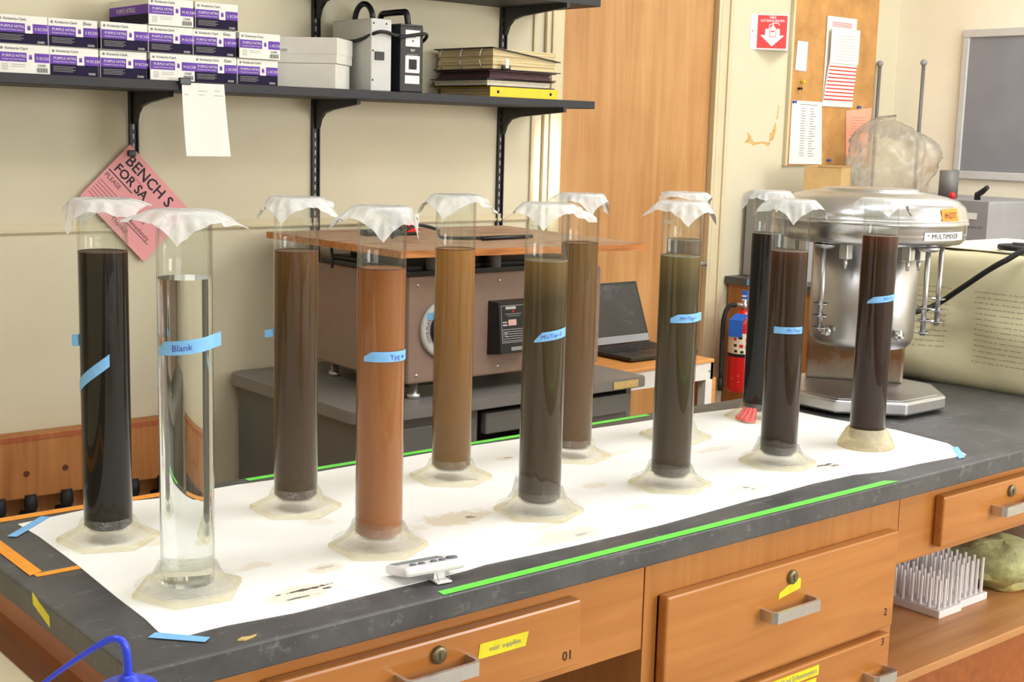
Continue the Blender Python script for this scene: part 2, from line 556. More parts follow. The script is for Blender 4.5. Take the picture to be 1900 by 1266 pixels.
class MB:
    """collects faces (with a material slot each) and builds ONE mesh object"""

    def __init__(self):
        self.v, self.f, self.mi, self.sm = [], [], [], []

    def add(self, vs, fs, mi=0, smooth=False):
        o = len(self.v)
        self.v += [tuple(x) for x in vs]
        for f in fs:
            self.f.append(tuple(i + o for i in f))
            self.mi.append(mi)
            self.sm.append(smooth)
        return self

    def box(self, x0, x1, y0, y1, z0, z1, mi=0, bev=0.0, rot=0.0, piv=None):
        bm = bmesh.new()
        bmesh.ops.create_cube(bm, size=1)
        for v in bm.verts:
            v.co = Vector((x0 + (v.co.x + .5) * (x1 - x0), y0 + (v.co.y + .5) * (y1 - y0), z0 + (v.co.z + .5) * (z1 - z0)))
        if bev:
            bmesh.ops.bevel(bm, geom=list(bm.edges), offset=bev, segments=2, affect='EDGES', profile=0.5)
        if rot:
            p = Vector(piv if piv else ((x0 + x1) / 2, (y0 + y1) / 2, 0))
            rm = Matrix.Translation(p) @ Matrix.Rotation(rot, 4, 'Z') @ Matrix.Translation(-p)
            bmesh.ops.transform(bm, matrix=rm, verts=bm.verts)
        return self.bm(bm, mi)

    def bm(self, bm, mi=0, smooth=False):
        bm.verts.index_update()
        self.add([v.co for v in bm.verts], [[v.index for v in f.verts] for f in bm.faces], mi, smooth)
        bm.free()
        return self

    def lathe(self, prof, n=24, c=(0, 0, 0), mi=0, smooth=True, cap0=True, cap1=True, axis='z', a0=0.0, a1=2 * PI):
        full = abs(a1 - a0 - 2 * PI) < 1e-6
        m = n if full else n + 1
        vs = []
        for r, z in prof:
            for i in range(m):
                a = a0 + (a1 - a0) * i / n
                p = (r * math.cos(a), r * math.sin(a), z)
                if axis == 'y':
                    p = (p[0], p[2], -p[1])
                elif axis == 'x':
                    p = (p[2], p[0], p[1])
                vs.append((p[0] + c[0], p[1] + c[1], p[2] + c[2]))
        fs = []
        for k in range(len(prof) - 1):
            for i in range(n):
                j = (i + 1) % m
                fs.append((k * m + i, k * m + j, (k + 1) * m + j, (k + 1) * m + i))
        if full and cap0:
            fs.append(tuple(reversed(range(m))))
        if full and cap1:
            fs.append(tuple(range((len(prof) - 1) * m, len(prof) * m)))
        return self.add(vs, fs, mi, smooth)

    def cyl(self, c, r, h, n=20, mi=0, axis='z', r2=None, smooth=True):
        return self.lathe([(r, 0), (r if r2 is None else r2, h)], n, c, mi, smooth, axis=axis)

    def tube(self, pts, r, n=8, mi=0, caps=True):
        pts = [Vector(p) for p in pts]
        rs = r if isinstance(r, (list, tuple)) else [r] * len(pts)
        vs, fs = [], []
        up = Vector((0, 0, 1))
        t0 = (pts[1] - pts[0]).normalized()
        nrm = t0.orthogonal().normalized()
        for i, p in enumerate(pts):
            t = (pts[min(i + 1, len(pts) - 1)] - pts[max(i - 1, 0)]).normalized()
            nrm = (nrm - t * nrm.dot(t))
            nrm = nrm.normalized() if nrm.length > 1e-6 else t.orthogonal().normalized()
            b = t.cross(nrm)
            for k in range(n):
                a = 2 * PI * k / n
                vs.append(p + (nrm * math.cos(a) + b * math.sin(a)) * rs[i])
        for i in range(len(pts) - 1):
            for k in range(n):
                j = (k + 1) % n
                fs.append((i * n + k, i * n + j, (i + 1) * n + j, (i + 1) * n + k))
        if caps:
            fs.append(tuple(reversed(range(n))))
            fs.append(tuple(range((len(pts) - 1) * n, len(pts) * n)))
        return self.add(vs, fs, mi, True)

    def prism(self, poly, z0, z1, mi=0):
        """poly = list of (x, y) counter-clockwise, extruded in z"""
        n = len(poly)
        vs = [(x, y, z0) for x, y in poly] + [(x, y, z1) for x, y in poly]
        fs = [tuple(reversed(range(n))), tuple(range(n, 2 * n))]
        fs += [(i, (i + 1) % n, n + (i + 1) % n, n + i) for i in range(n)]
        return self.add(vs, fs, mi)

    def slab(self, o, ex, ey, w, h, t, mi=0):
        """thin plate: corner o, spanned by ex*w, ey*h, thickness t along ex x ey"""
        o, ex, ey = Vector(o), Vector(ex).normalized(), Vector(ey).normalized()
        nz = ex.cross(ey).normalized() * t
        a = [o, o + ex * w, o + ex * w + ey * h, o + ey * h]
        vs = a + [p + nz for p in a]
        return self.add(vs, [(3, 2, 1, 0), (4, 5, 6, 7), (0, 1, 5, 4), (1, 2, 6, 5), (2, 3, 7, 6), (3, 0, 4, 7)], mi)

    def text(self, s, o, ex, ey, size, off=0.0004, mi=0, center=False, right=False, fn=None):
        vs, fs, w = _texts[s]
        o, ex, ey = Vector(o), Vector(ex).normalized(), Vector(ey).normalized()
        nz = ex.cross(ey).normalized()
        dx = -w * size / 2 if center else (-w * size if right else 0)
        out = []
        for x, y, _ in vs:
            p = (x * size + dx, y * size)
            out.append(fn(*p) if fn else o + ex * p[0] + ey * p[1] + nz * off)
        return self.add(out, fs, mi)

    def build(self, name, mats, parent=None, loc=None):
        me = bpy.data.meshes.new(name)
        me.from_pydata(self.v, [], self.f)
        if not isinstance(mats, (list, tuple)):
            mats = [mats]
        for m in mats:
            me.materials.append(M[m] if isinstance(m, str) else m)
        me.polygons.foreach_set('material_index', self.mi)
        me.polygons.foreach_set('use_smooth', self.sm)
        me.update()
        o = bpy.data.objects.new(name, me)
        if loc:
            o.location = loc
        if parent:
            o.parent = parent
        C.objects.link(o)
        if any(self.sm) and not all(self.sm):
            pass
        return o


def smooth_by_angle(o, deg=35):
    me = o.data
    bm = bmesh.new()
    bm.from_mesh(me)
    for e in bm.edges:
        if len(e.link_faces) == 2 and e.calc_face_angle(0) > math.radians(deg):
            e.smooth = False
    bm.to_mesh(me)
    bm.free()
    return o


def tag(o, label, cat, group=None):
    o['label'] = label
    o['category'] = cat
    if group:
        o['group'] = group
    return o


def thing(name, label, cat, loc=(0, 0, 0), rz=0.0, group=None):
    o = bpy.data.objects.new(name, None)
    o.empty_display_size = 0.02
    o.location = loc
    o.rotation_euler = (0, 0, rz)
    C.objects.link(o)
    return tag(o, label, cat, group)


def struct(name, mb, mats, loc=None):
    o = mb.build(name, mats, None, loc)
    o['kind'] = 'structure'
    return o


def lab(o, label):
    o['label'] = label
    return o


def bez(pts, n=10):
    """Catmull-Rom through points"""
    P = [Vector(p) for p in pts]
    P = [P[0] * 2 - P[1]] + P + [P[-1] * 2 - P[-2]]
    out = []
    for i in range(1, len(P) - 2):
        for k in range(n):
            t = k / n
            a, b, c, d = P[i - 1], P[i], P[i + 1], P[i + 2]
            out.append(0.5 * ((2 * b) + (c - a) * t + (2 * a - 5 * b + 4 * c - d) * t * t + (3 * b - a - 3 * c + d) * t ** 3))
    out.append(P[-2])
    return out


# ================================================================ THE ROOM
struct('floor', MB().box(X0, X1, Y0, Y1, -0.05, 0), 'floor')
struct('ceiling', MB().box(X0, X1, Y0, Y1, CEIL, CEIL + 0.05), 'ceiling')
DX0, DX1, DTOP = 3.03, 3.815, 2.03          # door opening in the back wall
wb = MB()
wb.box(X0, DX0, Y1, Y1 + 0.1, 0, CEIL)
wb.box(DX1, X1 + 0.1, Y1, Y1 + 0.1, 0, CEIL)
wb.box(DX0, DX1, Y1, Y1 + 0.1, DTOP, CEIL)
wall_back = struct('wall_back', wb, 'wall')
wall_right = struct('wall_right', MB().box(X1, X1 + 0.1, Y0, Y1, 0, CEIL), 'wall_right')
struct('wall_left', MB().box(X0 - 0.1, X0, Y0, Y1 + 0.1, 0, CEIL), 'wall')
wf = MB()
for a, b, c, d in ((X0, 0.0, 0, CEIL), (1.5, 2.8, 0, CEIL), (4.3, X1, 0, CEIL), (0.0, 1.5, 0, 1.1), (2.8, 4.3, 0, 1.1), (0.0, 1.5, 2.4, CEIL), (2.8, 4.3, 2.4, CEIL)):
    wf.box(a, b, Y0 - 0.1, Y0, c, d)
struct('wall_front', wf, 'wall')
for i, xa in enumerate((0.0, 2.8)):
    w = MB()
    w.box(xa, xa + 1.5, Y0 - 0.08, Y0 - 0.03, 1.1, 1.15)
    w.box(xa, xa + 1.5, Y0 - 0.08, Y0 - 0.03, 2.35, 2.4)
    for k in (0, 0.725, 1.45):
        w.box(xa + k, xa + k + 0.05, Y0 - 0.08, Y0 - 0.03, 1.15, 2.35)
    struct('window_%d' % (i + 1), w, 'white')
# peeled paint on the back wall beside the cork board
pw = MB()
for poly in ([(3.985, .545), (4.02, .545), (4.045, .535), (4.10, .545), (4.135, .532), (4.15, .548), (4.10, .552), (4.05, .548), (4.025, .575), (4.005, .588), (4.01, .56)], [(4.14, .55), (4.165, .56), (4.18, .60), (4.172, .63), (4.155, .59), (4.142, .585)], [(4.176, .64), (4.184, .64), (4.188, .69), (4.182, .70)]):
    pw.add([(x, 0, z) for x, z in poly], [tuple(range(len(poly)))])
lab(pw.build('peeled_paint', 'peel', wall_back, (0, Y1 - 0.0007, ZB)), 'patch of bare plaster where paint has peeled')

# wall moulding (two ridges), vertical batten, door casing
tm = MB()
tm.box(X0, 2.90, Y1 - 0.006, Y1, ZB + .268, ZB + .295, bev=0.002)
tm.box(X0, 2.90, Y1 - 0.011, Y1, ZB + .272, ZB + .280, bev=0.002)
struct('trim_1', tm, 'trim')
struct('trim_2', MB().box(2.905, 2.918, Y1 - 0.008, Y1, 0, CEIL, bev=0.002), 'trim')
tc = MB()
for xa, xb in ((2.955, 3.03), (3.815, 3.885)):
    tc.box(xa, xb, Y1 - 0.014, Y1, 0, DTOP + 0.07, bev=0.004)
tc.box(2.975, 2.992, Y1 - 0.022, Y1 - 0.012, 0, DTOP + 0.06, bev=0.003)
tc.box(3.855, 3.875, Y1 - 0.022, Y1 - 0.012, 0, DTOP + 0.06, bev=0.003)
tc.box(2.955, 3.885, Y1 - 0.014, Y1, DTOP, DTOP + 0.07, bev=0.004)
tc.box(3.03, 3.034, Y1 - 0.012, Y1 + 0.08, 0, DTOP)
tc.box(3.80, 3.815, Y1 - 0.012, Y1 + 0.08, 0, DTOP)
struct('trim_3', tc, 'trim')
door = struct('door_1', MB().box(DX0 + 0.004, 3.797, Y1 + 0.012, Y1 + 0.055, 0.01, DTOP - 0.004, bev=0.002), 'door')
lv = MB()
lv.lathe([(0.026, 0), (0.026, -0.008)], 16, (3.755, Y1 + 0.012, 1.0), axis='y')
lv.tube([(3.755, Y1 + 0.005, 1.0), (3.755, Y1 - 0.045, 1.0), (3.75, Y1 - 0.05, 1.0), (3.65, Y1 - 0.05, 1.0)], 0.009, 8)
lab(lv.build('door_handle', 'alu', door), 'metal lever handle')

# ceiling lights: lit troffers
for i, (x, y, lit) in enumerate(((0.3, 1.2, 5.6), (2.2, 1.2, 6.4), (3.9, 0.3, 7.0), (4.1, 1.95, 9.8))):
    t = thing('ceiling_light', ('lit fluorescent ceiling troffer above the left front of the room, out of view', 'lit fluorescent ceiling troffer above the middle of the room, out of view', 'lit fluorescent ceiling troffer at the right front of the room, out of view', 'lit fluorescent ceiling troffer over the far corner counter, out of view')[i], 'ceiling light', (x, y, CEIL - 0.04), group='ceiling troffers')
    f = MB()
    for a in ((-.62, .62, -.32, -.30), (-.62, .62, .30, .32), (-.62, -.60, -.30, .30), (.60, .62, -.30, .30)):
        f.box(a[0], a[1], a[2], a[3], 0, 0.04)
    f.build('frame', 'white', t)
    MB().box(-.60, .60, -.30, .30, 0.012, 0.02).build('diffuser', mat_emit('lit_diffuser', (0.97, 0.985, 1.0), lit), t)

# ================================================================ THE BENCH
BX0, BX1, BY0, BY1 = 0.54, 3.75, 1.232, 1.855
wt = thing('bench_worktop', 'long black epoxy worktop with chalky scuffs, under the glass cylinders', 'worktop', (BX0, BY0, ZB))
MB().box(0, BX1 - BX0, 0, BY1 - BY0, -0.033, 0, bev=0.003).build('top', 'bench', wt)
# left end panel and legs
ep = thing('bench_end_panel', 'dark orange-brown wooden end panel under the left end of the black worktop', 'panel', (0.562, 1.26, 0))
MB().box(0, 0.025, 0, 0.57, 0, ZB - 0.033).build('panel', 'sidewood', ep)
MB().box(-0.008, 0, 0, 0.57, ZB - 0.075, ZB - 0.033, bev=0.002).build('rail', 'sidewood', ep)

FY = 1.262     # plane of the cabinet frames


def handle(mb, x0, x1, z, y, r=0.0075, out=0.03, h=0.018):
    """flat bow handle: strip of height h"""
    path = [(x0, y), (x0, y - out * .75), (x0 + .006, y - out), (x1 - .006, y - out), (x1, y - out * .75), (x1, y)]
    t = 0.005
    inner = [(x0 + t, y), (x0 + t, y - out * .7), (x0 + .010, y - out + t), (x1 - .010, y - out + t), (x1 - t, y - out * .7), (x1 - t, y)]
    n = len(path)
    for i in range(n - 1):
        a, b, c, d = path[i], path[i + 1], inner[i + 1], inner[i]
        vs = [(p[0], p[1], z - h / 2) for p in (a, b, c, d)] + [(p[0], p[1], z + h / 2) for p in (a, b, c, d)]
        mb.add(vs, [(0, 1, 2, 3), (7, 6, 5, 4), (0, 4, 5, 1), (1, 5, 6, 2), (2, 6, 7, 3), (3, 7, 4, 0)])
    return mb


def lock(mb, x, y, z, r=0.0105):
    mb.lathe([(r, 0), (r, 0.005), (r * .8, 0.007), (r * .5, 0.007)], 20, (x, y, z), axis='y')
    mb.box(x - .0012, x + .0012, y - .0085, y - .006, z - .005, z + .004)


def flip_y(mb):   # the lathe above grows in +y; locks need -y
    pass


def drawer(parent, x0, x1, z0, z1, hx, hz, lk=None, num=None, numpos=None, notes=(), th=0.019, name='drawer'):
    d = MB().box(x0, x1, FY - th, FY, z0, z1, bev=0.004).build(name, 'wood', parent)
    if hx:
        handle(MB(), hx[0], hx[1], hz, FY - th).build('handle', 'alu', d)
    if lk:
        m = MB()
        m.lathe([(0.0115, 0), (0.0115, -0.004), (0.0092, -0.006), (0.006, -0.006)], 20, (lk[0], FY - th, lk[1]), axis='y', cap0=False)
        m.box(lk[0] - .0012, lk[0] + .0012, FY - th - .0072, FY - th - .0055, lk[1] - .005, lk[1] + .004)
        m.build('lock', 'brass', d)
    if num:
        MB().text(num, (numpos[0], FY - th - .0005, numpos[1]), (1, 0, 0), (0, 0, 1), numpos[2]).build('number', 'ink', d)
    for quad, txts in notes:
        m = MB()
        y = FY - th
        nq = len(quad)
        m.add([(x, y - .0003, z) for x, z in quad] + [(x, y - .0009, z) for x, z in quad], [tuple(range(nq, 2 * nq))] + [(i, (i + 1) % nq, nq + (i + 1) % nq, nq + i) for i in range(nq)])
        for s, tx, tz, ts, dz in txts:
            m.text(s, (tx, y - .0012, tz), (1, 0, dz), (0, 0, 1), ts, mi=1)
        m.build('tape_note', ['yellowtape', 'greyink'], d)
    return d


zt = -0.033
# left: kneehole apron with one drawer
ap = thing('kneehole_drawer_unit', 'orange wooden kneehole apron with a drawer marked 01 in front', 'drawer unit', (0, 0, ZB))
m = MB()
m.box(0.59, 1.315, FY, FY + 0.02, -0.168, zt)
m.box(0.59, 0.61, FY + .02, 1.83, -0.168, zt)
m.build('apron', 'wood', ap)
MB().box(0.63, 1.29, FY + .02, 1.75, -0.15, -0.055).build('drawer_box', 'sidewood', ap)
drawer(ap, 0.70, 1.178, -0.152, -0.058, (0.872, 0.985), -0.098, (0.937, -0.079), '01', (1.145, -0.139, 0.019),
       [([(1.0, -.101), (1.079, -.101), (1.084, -.082), (1.003, -.081)], [('misc supplies', 1.018, -.094, .010, 0.0)])])

# middle: two-drawer cabinet
cb = thing('drawer_cabinet', 'orange wooden drawer cabinet, drawers numbered 2 and 3, centre of the bench front', 'cabinet', (0, 0, ZB))
m = MB()
m.box(1.318, 1.345, FY, FY + .02, -.90, zt)
m.box(1.912, 1.938, FY, FY + .02, -.90, zt)
m.box(1.345, 1.912, FY, FY + .02, -.095, zt)
m.box(1.345, 1.912, FY, FY + .02, -.28, -.262)
m.box(1.318, 1.338, FY + .02, 1.83, -.90, zt)
m.box(1.918, 1.938, FY + .02, 1.83, -.90, zt)
m.box(1.338, 1.918, FY + .10, FY + .115, -.90, zt)
m.build('carcass', 'wood_v', cb)
drawer(cb, 1.346, 1.915, -.262, -.092, (1.556, 1.672), -.163, (1.628, -.117), '2', (1.886, -.238, .019),
       [([(1.597, -.148), (1.651, -.140), (1.651, -.124), (1.643, -.122), (1.618, -.130), (1.599, -.138)], [])])
drawer(cb, 1.346, 1.912, -.45, -.274, (1.838, 1.90), -.338, None, '3', (1.884, -.291, .019),
       [([(1.575, -.300), (1.713, -.300), (1.713, -.283), (1.575, -.283)], [('250-500 ml Erlenmeyers', 1.584, -.295, .0125, 0.0)]), ([(1.585, -.320), (1.708, -.320), (1.708, -.304), (1.585, -.304)], [('500 ml', 1.62, -.316, .012, 0.0)])])

# right: open shelf with a drawer above
os_ = thing('open_shelf_unit', 'orange wooden open cupboard with one drawer above, at the right of the bench front', 'cabinet', (0, 0, ZB))
m = MB()
m.box(1.940, 2.95, FY, FY + .02, -.160, zt)
m.box(2.93, 2.95, FY + .02, 1.83, -.9, zt)
m.box(1.940, 2.93, 1.815, 1.83, -.9, zt)
m.box(1.940, 2.93, FY + .02, 1.75, -.175, -.160)
m.build('carcass', 'wood', os_)
MB().box(1.940, 2.93, FY - .004, 1.80, -.392, -.375, bev=.002).build('shelf', 'shelfwood', os_)
MB().box(1.940, 2.93, FY + .10, FY + .115, -.9, -.392).build('recess_panel', 'sidewood', os_)
drawer(os_, 2.047, 2.52, -.148, -.055, (2.205, 2.33), -.103, (2.270, -.077))

# ---------------- on the cupboard shelf: peg racks and a bag
shz = ZB - .375


def peg_rack(label, loc, rz, nx, ny, pit, hh):
    t = thing('peg_rack', label, 'rack', loc, rz, 'white peg racks in the open cupboard')
    w, d = nx * pit, ny * pit
    MB().box(0, w, 0, d, 0, .016, bev=.002).build('base', 'whiteplastic', t)
    m = MB()
    for i in range(nx):
        for j in range(ny):
            m.cyl((pit * (i + .5), pit * (j + .5), .016), .0034, hh, 6, r2=.0028, smooth=False)
    o = m.build('pegs', 'whiteplastic', t)
    o['kind'] = 'stuff'
    return t


peg_rack('white plastic peg rack in the open cupboard, front-most and nearest the drawer cabinet', (2.284, 1.378, shz), 0.0, 4, 9, .0205, .060)
peg_rack('white plastic peg rack in the open cupboard, behind and beside the front-most one', (2.372, 1.386, shz), 0.0, 5, 11, .0205, .074)


def blob_bag(mb, c, rx, ry, rz, seed, amp=.25, n=20, k=12, z0=0.0, pinch=None):
    vs, fs = [], []
    for j in range(k + 1):
        v = j / k
        th = v * PI
        for i in range(n):
            a = 2 * PI * i / n
            p = Vector((math.sin(th) * math.cos(a), math.sin(th) * math.sin(a), -math.cos(th)))
            # squarish
            e = 0.6
            q = Vector((math.copysign(abs(p.x) ** e, p.x), math.copysign(abs(p.y) ** e, p.y), math.copysign(abs(p.z) ** .7, p.z)))
            s = 1 + amp * mnoise.noise(p * 2.2 + Vector((seed, 0, 0))) + amp * .5 * mnoise.noise(p * 5 + Vector((0, seed, 0)))
            z = c[2] + rz * (1 + q.z * s)
            vs.append((c[0] + rx * q.x * s, c[1] + ry * q.y * s, max(z, c[2] + z0)))
    for j in range(k):
        for i in range(n):
            fs.append((j * n + i, j * n + (i + 1) % n, (j + 1) * n + (i + 1) % n, (j + 1) * n + i))
    return mb.add(vs, fs, 0, True)


M['greenfluff'] = plain('pale_green_filling', (222, 228, 160), 0.8, 0, 0.12, 60, 0.2, 0.3)
bg2 = thing('filled_plastic_bag', 'clear plastic bag of pale green packing beside the peg racks in the open cupboard', 'bag', (2.60, 1.43, shz))
blob_bag(MB(), (0, 0, 0.002), .095, .085, .045, 3.1, .22).build('filling', 'greenfluff', bg2)
mbag = MB()
blob_bag(mbag, (0, .01, 0), .110, .105, .078, 5.2, .2)
mbag.build('bag', 'bag2', bg2)
bg3 = thing('loose_plastic_bag', 'crumpled clear plastic bag behind the white peg racks in the open cupboard', 'bag', (2.30, 1.70, shz))
blob_bag(MB(), (0, 0, 0), .15, .06, .06, 9.7, .2).build('bag', 'bag2', bg3)
blob_bag(MB(), (0.02, 0, 0.004), .10, .05, .045, 1.7, .25).build('dark_contents', 'rubber', bg3)

# ---------------- paper liner and tapes on the worktop
SHEET = [(0.624, 1.806), (0.627, 1.734), (0.623, 1.591), (0.615, 1.451), (0.612, 1.367), (0.607, 1.321), (0.611, 1.297), (0.63, 1.293), (0.655, 1.295), (0.677, 1.295), (0.758, 1.285), (0.844, 1.286), (0.912, 1.287), (0.954, 1.288), (1.014, 1.289), (1.049, 1.293), (1.199, 1.286), (1.3, 1.285), (1.372, 1.286), (1.476, 1.292), (1.595, 1.3), (1.63, 1.299), (1.747, 1.306), (1.858, 1.303), (1.921, 1.286), (2.019, 1.284), (2.157, 1.273), (2.209, 1.344), (2.226, 1.469), (2.2, 1.622), (2.2, 1.708), (2.127, 1.781), (2.004, 1.796), (1.807, 1.803), (1.548, 1.819), (1.451, 1.825), (1.292, 1.822), (1.191, 1.822), (1.118, 1.82), (1.032, 1.816), (0.972, 1.822), (0.933, 1.821), (0.84, 1.818), (0.803, 1.826), (0.724, 1.821)]
sh = MB().prism(SHEET, 0.0002, 0.0011).build('bench_liner', 'liner', None, (0, 0, ZB))
tag(sh, 'long sheet of white paper with tan and black stains spread on the worktop', 'paper')


def tape_quad(name, mat, quad, label, cat='tape', z=0.0013, th=.0004, group=None):
    o = MB().prism(quad, z, z + th).build(name, mat, None, (0, 0, ZB))
    return tag(o, label, cat, group)


tape_quad('tape_strip', 'greentape', [(.937, 1.2335), (1.887, 1.2335), (1.868, 1.249), (.938, 1.247)], 'long bright green tape strip along the front edge of the black worktop', z=.0004)
tape_quad('tape_strip', 'greentape', [(1.0, 1.834), (1.91, 1.834), (1.91, 1.848), (1.0, 1.848)], 'long bright green tape strip along the rear edge of the black worktop', z=.0004)
tape_quad('tape_strip', 'orangetape', [(.556, 1.829), (.90, 1.829), (.90, 1.848), (.556, 1.848)], 'orange tape strip along the rear edge of the worktop at the left', z=.0004)
tape_quad('tape_strip', 'orangetape', [(.560, 1.584), (.578, 1.592), (.580, 1.84), (.562, 1.84)], 'orange tape strip running parallel to the left end of the worktop', z=.0009)
tape_quad('tape_strip', 'orangetape', [(.566, 1.576), (.622, 1.576), (.622, 1.589), (.566, 1.589)], 'short orange tape strip ending under the left edge of the white paper', z=.0004)
tape_quad('tape_strip', 'bluetape', [(.592, 1.757), (.602, 1.748), (.673, 1.813), (.663, 1.823)], 'pale blue tape across the rear left corner of the white paper')
tape_quad('tape_strip', 'bluetape', [(.590, 1.311), (.634, 1.263), (.645, 1.272), (.603, 1.320)], 'pale blue tape across the front left corner of the white paper')
tape_quad('tape_strip', 'bluetape', [(2.115, 1.262), (2.135, 1.262), (2.199, 1.316), (2.185, 1.320)], 'short pale blue tape at the right front corner of the white paper')
yt = MB()
yt.slab((.5399, 1.520, ZB - .012), (0, -1, -.25), (0, .1, 1), .055, .014, -.0005)
tag(yt.build('tape_strip', 'yellowtape'), 'yellow tape scrap on the left end of the black worktop edge', 'tape')
cr = MB().prism([(.665, 1.247), (.672, 1.243), (.683, 1.246), (.690, 1.25), (.68, 1.249), (.673, 1.252)], .0003, .002).build('tape_scrap', 'paletape', None, (0, 0, ZB))
tag(cr, 'tiny curled tan scrap on the worktop edge near the front left corner', 'scrap')

# ---------------- kitchen timer
tt_ = 0.88
tt = thing('kitchen_timer', 'small white digital kitchen timer propped on its stand at the front edge of the paper', 'timer', (0.956, 1.296, ZB + .0012), math.radians(-6))
tm_ = Matrix.Rotation(math.radians(-11), 4, 'X')


tt.scale = (tt_, tt_, tt_)


def tilted(mb):
    mb.v = [tuple(tm_ @ Vector(v) + Vector((0, 0, .0165))) for v in mb.v]
    return mb


tilted(MB().box(-.05, .05, -.030, .034, -.007, .007, bev=.005)).build('case', 'whiteplastic', tt)
tilted(MB().box(-.044, .034, .008, .028, .0068, .0078, bev=.0003)).build('display', 'lcd', tt)
for bx in (-.028, -.014, .006, .020):
    tilted(MB().lathe([(.0055, 0), (.0055, .0015), (.004, .0025)], 14, (bx, -.012, .0068))).build('button', 'button', tt)
tilted(MB().lathe([(.009, 0), (.009, .002), (.007, .003)], 18, (.038, -.008, .0068))).build('button', 'button', tt)
tilted(MB().box(.0, .014, .0335, .0355, -.002, .002)).build('switch', 'greyink', tt)
st = MB()
st.box(-.002, .022, -.036, -.010, .0, .003, bev=.001)
st.box(.001, .019, -.020, -.016, .002, .013)
st.build('stand', 'whiteplastic', tt)
mg = MB()
mg.tube([(.001, -.034, .003), (.001, -.028, .014)], .0005, 4)
mg.tube([(.019, -.034, .003), (.019, -.028, .014)], .0005, 4)
mg.build('wire', 'greyink', tt)

# ================================================================ SEDIMENTATION CYLINDERS
RT, RI, HT, ZBOT = 0.0320, 0.0300, 0.458, 0.019
# key: x, y, liquid level, liquid stops, foot rotation (deg, relative to view), label, cover label
CY = [
    ('A', .6973, 1.6681, .3905, [(0, (24, 17, 11)), (.9, (22, 15, 10)), (1, (46, 28, 14))], 0, 'glass cylinder of near-black liquid at the rear left of the paper, tilted tape on it'),
    ('B', .6930, 1.4231, .381, None, 17, 'glass cylinder of clear water at the front left of the paper'),
    ('C', .9797, 1.6556, .382, [(0, (84, 68, 50)), (.5, (78, 58, 38)), (.85, (92, 64, 34)), (1, (114, 76, 38))], 0, 'glass cylinder of dull brown liquid, rear row, second from the left'),
    ('D', .9758, 1.4323, .379, [(0, (158, 104, 66)), (.4, (162, 104, 60)), (.85, (156, 98, 54)), (1, (142, 84, 46))], 2, 'glass cylinder of light orange-brown liquid behind the white timer'),
    ('E', 1.2761, 1.6673, .374, [(0, (108, 88, 52)), (.12, (126, 92, 52)), (.5, (142, 100, 52)), (1, (164, 114, 52))], 0, 'glass cylinder of amber-brown liquid in front of the round dial of the shaker'),
    ('F', 1.2673, 1.4382, .377, [(0, (74, 62, 46)), (.3, (66, 52, 32)), (.8, (72, 56, 30)), (.93, (118, 92, 46)), (1, (132, 104, 54))], 2, 'glass cylinder of dark olive liquid, front row, with crumpled film around its foot'),
    ('G', 1.5422, 1.6649, .375, [(0, (100, 77, 52)), (.5, (108, 78, 46)), (1, (122, 90, 46))], 0, 'glass cylinder of mid brown liquid half hidden behind the dark olive one'),
    ('H', 1.5441, 1.4328, .3735, [(0, (72, 60, 46)), (.4, (66, 53, 32)), (.8, (74, 62, 34)), (.93, (118, 100, 56)), (1, (128, 112, 66))], 6, 'glass cylinder of olive brown liquid, front row, just right of the laptop'),
    ('I', 1.805, 1.667, .3725, [(0, (99, 81, 59)), (1, (108, 85, 63))], 0, 'glass cylinder almost wholly hidden behind the olive one right of the laptop'),
    ('J', 2.0764, 1.6945, .375, [(0, (20, 17, 15)), (.85, (16, 14, 13)), (1, (44, 24, 14))], 10, 'glass cylinder of black liquid with red tape on its foot, beside the fire extinguisher'),
    ('K', 1.8100, 1.4278, .3725, [(0, (46, 30, 20)), (.5, (52, 32, 18)), (.88, (60, 35, 18)), (1, (108, 58, 24))], 8, 'glass cylinder of dark brown liquid overlapping the black one with the red foot'),
    ('L', 2.0562, 1.4194, .392, [(0, (46, 28, 18)), (.5, (46, 26, 15)), (.9, (54, 29, 14)), (1, (96, 46, 18))], 0, 'glass cylinder of dark brown liquid on a round cloudy plastic foot, before the steel mixer'),
]


def hexpt(a, rc, blend=1.0):
    """radius at angle a of a hexagon with circumradius rc (corner at a=0), blended to a circle"""
    k = (a + PI / 6) % (PI / 3) - PI / 6
    k = (a % (PI / 3)) - PI / 6
    hexr = rc * math.cos(PI / 6) / math.cos(k)
    return hexr * blend + rc * .9 * (1 - blend)


def foot(rc=.0675):
    m = MB()
    n = 48
    lay = [(.0005, 1.0, rc - .0015), (.0015, 1.0, rc), (.006, 1.0, rc), (.0085, 1.0, rc - .003), (.0105, .8, rc * .86), (.0135, .5, rc * .74), (.018, .2, rc * .66), (.024, 0, .0385), (.030, 0, .0355), (.034, 0, .0330)]
    vs = []
    for z, bl, rr in lay:
        for i in range(n):
            a = 2 * PI * i / n
            r = hexpt(a, rr, bl) if bl > 0 else rr
            vs.append((r * math.cos(a), r * math.sin(a), z))
    fs = []
    for k in range(len(lay) - 1):
        for i in range(n):
            fs.append((k * n + i, k * n + (i + 1) % n, (k + 1) * n + (i + 1) % n, (k + 1) * n + i))
    m.add(vs, fs, 0, True)
    for i_, f_ in enumerate(m.f):
        if max(m.v[k_][2] for k_ in f_) < .0088:
            m.mi[i_] = 1
    return m


def on_tube(phi, z, az, r):
    """phi = 0 faces the camera, positive to the viewer's right"""
    a = az + phi
    return Vector((r * math.cos(a), r * math.sin(a), z))


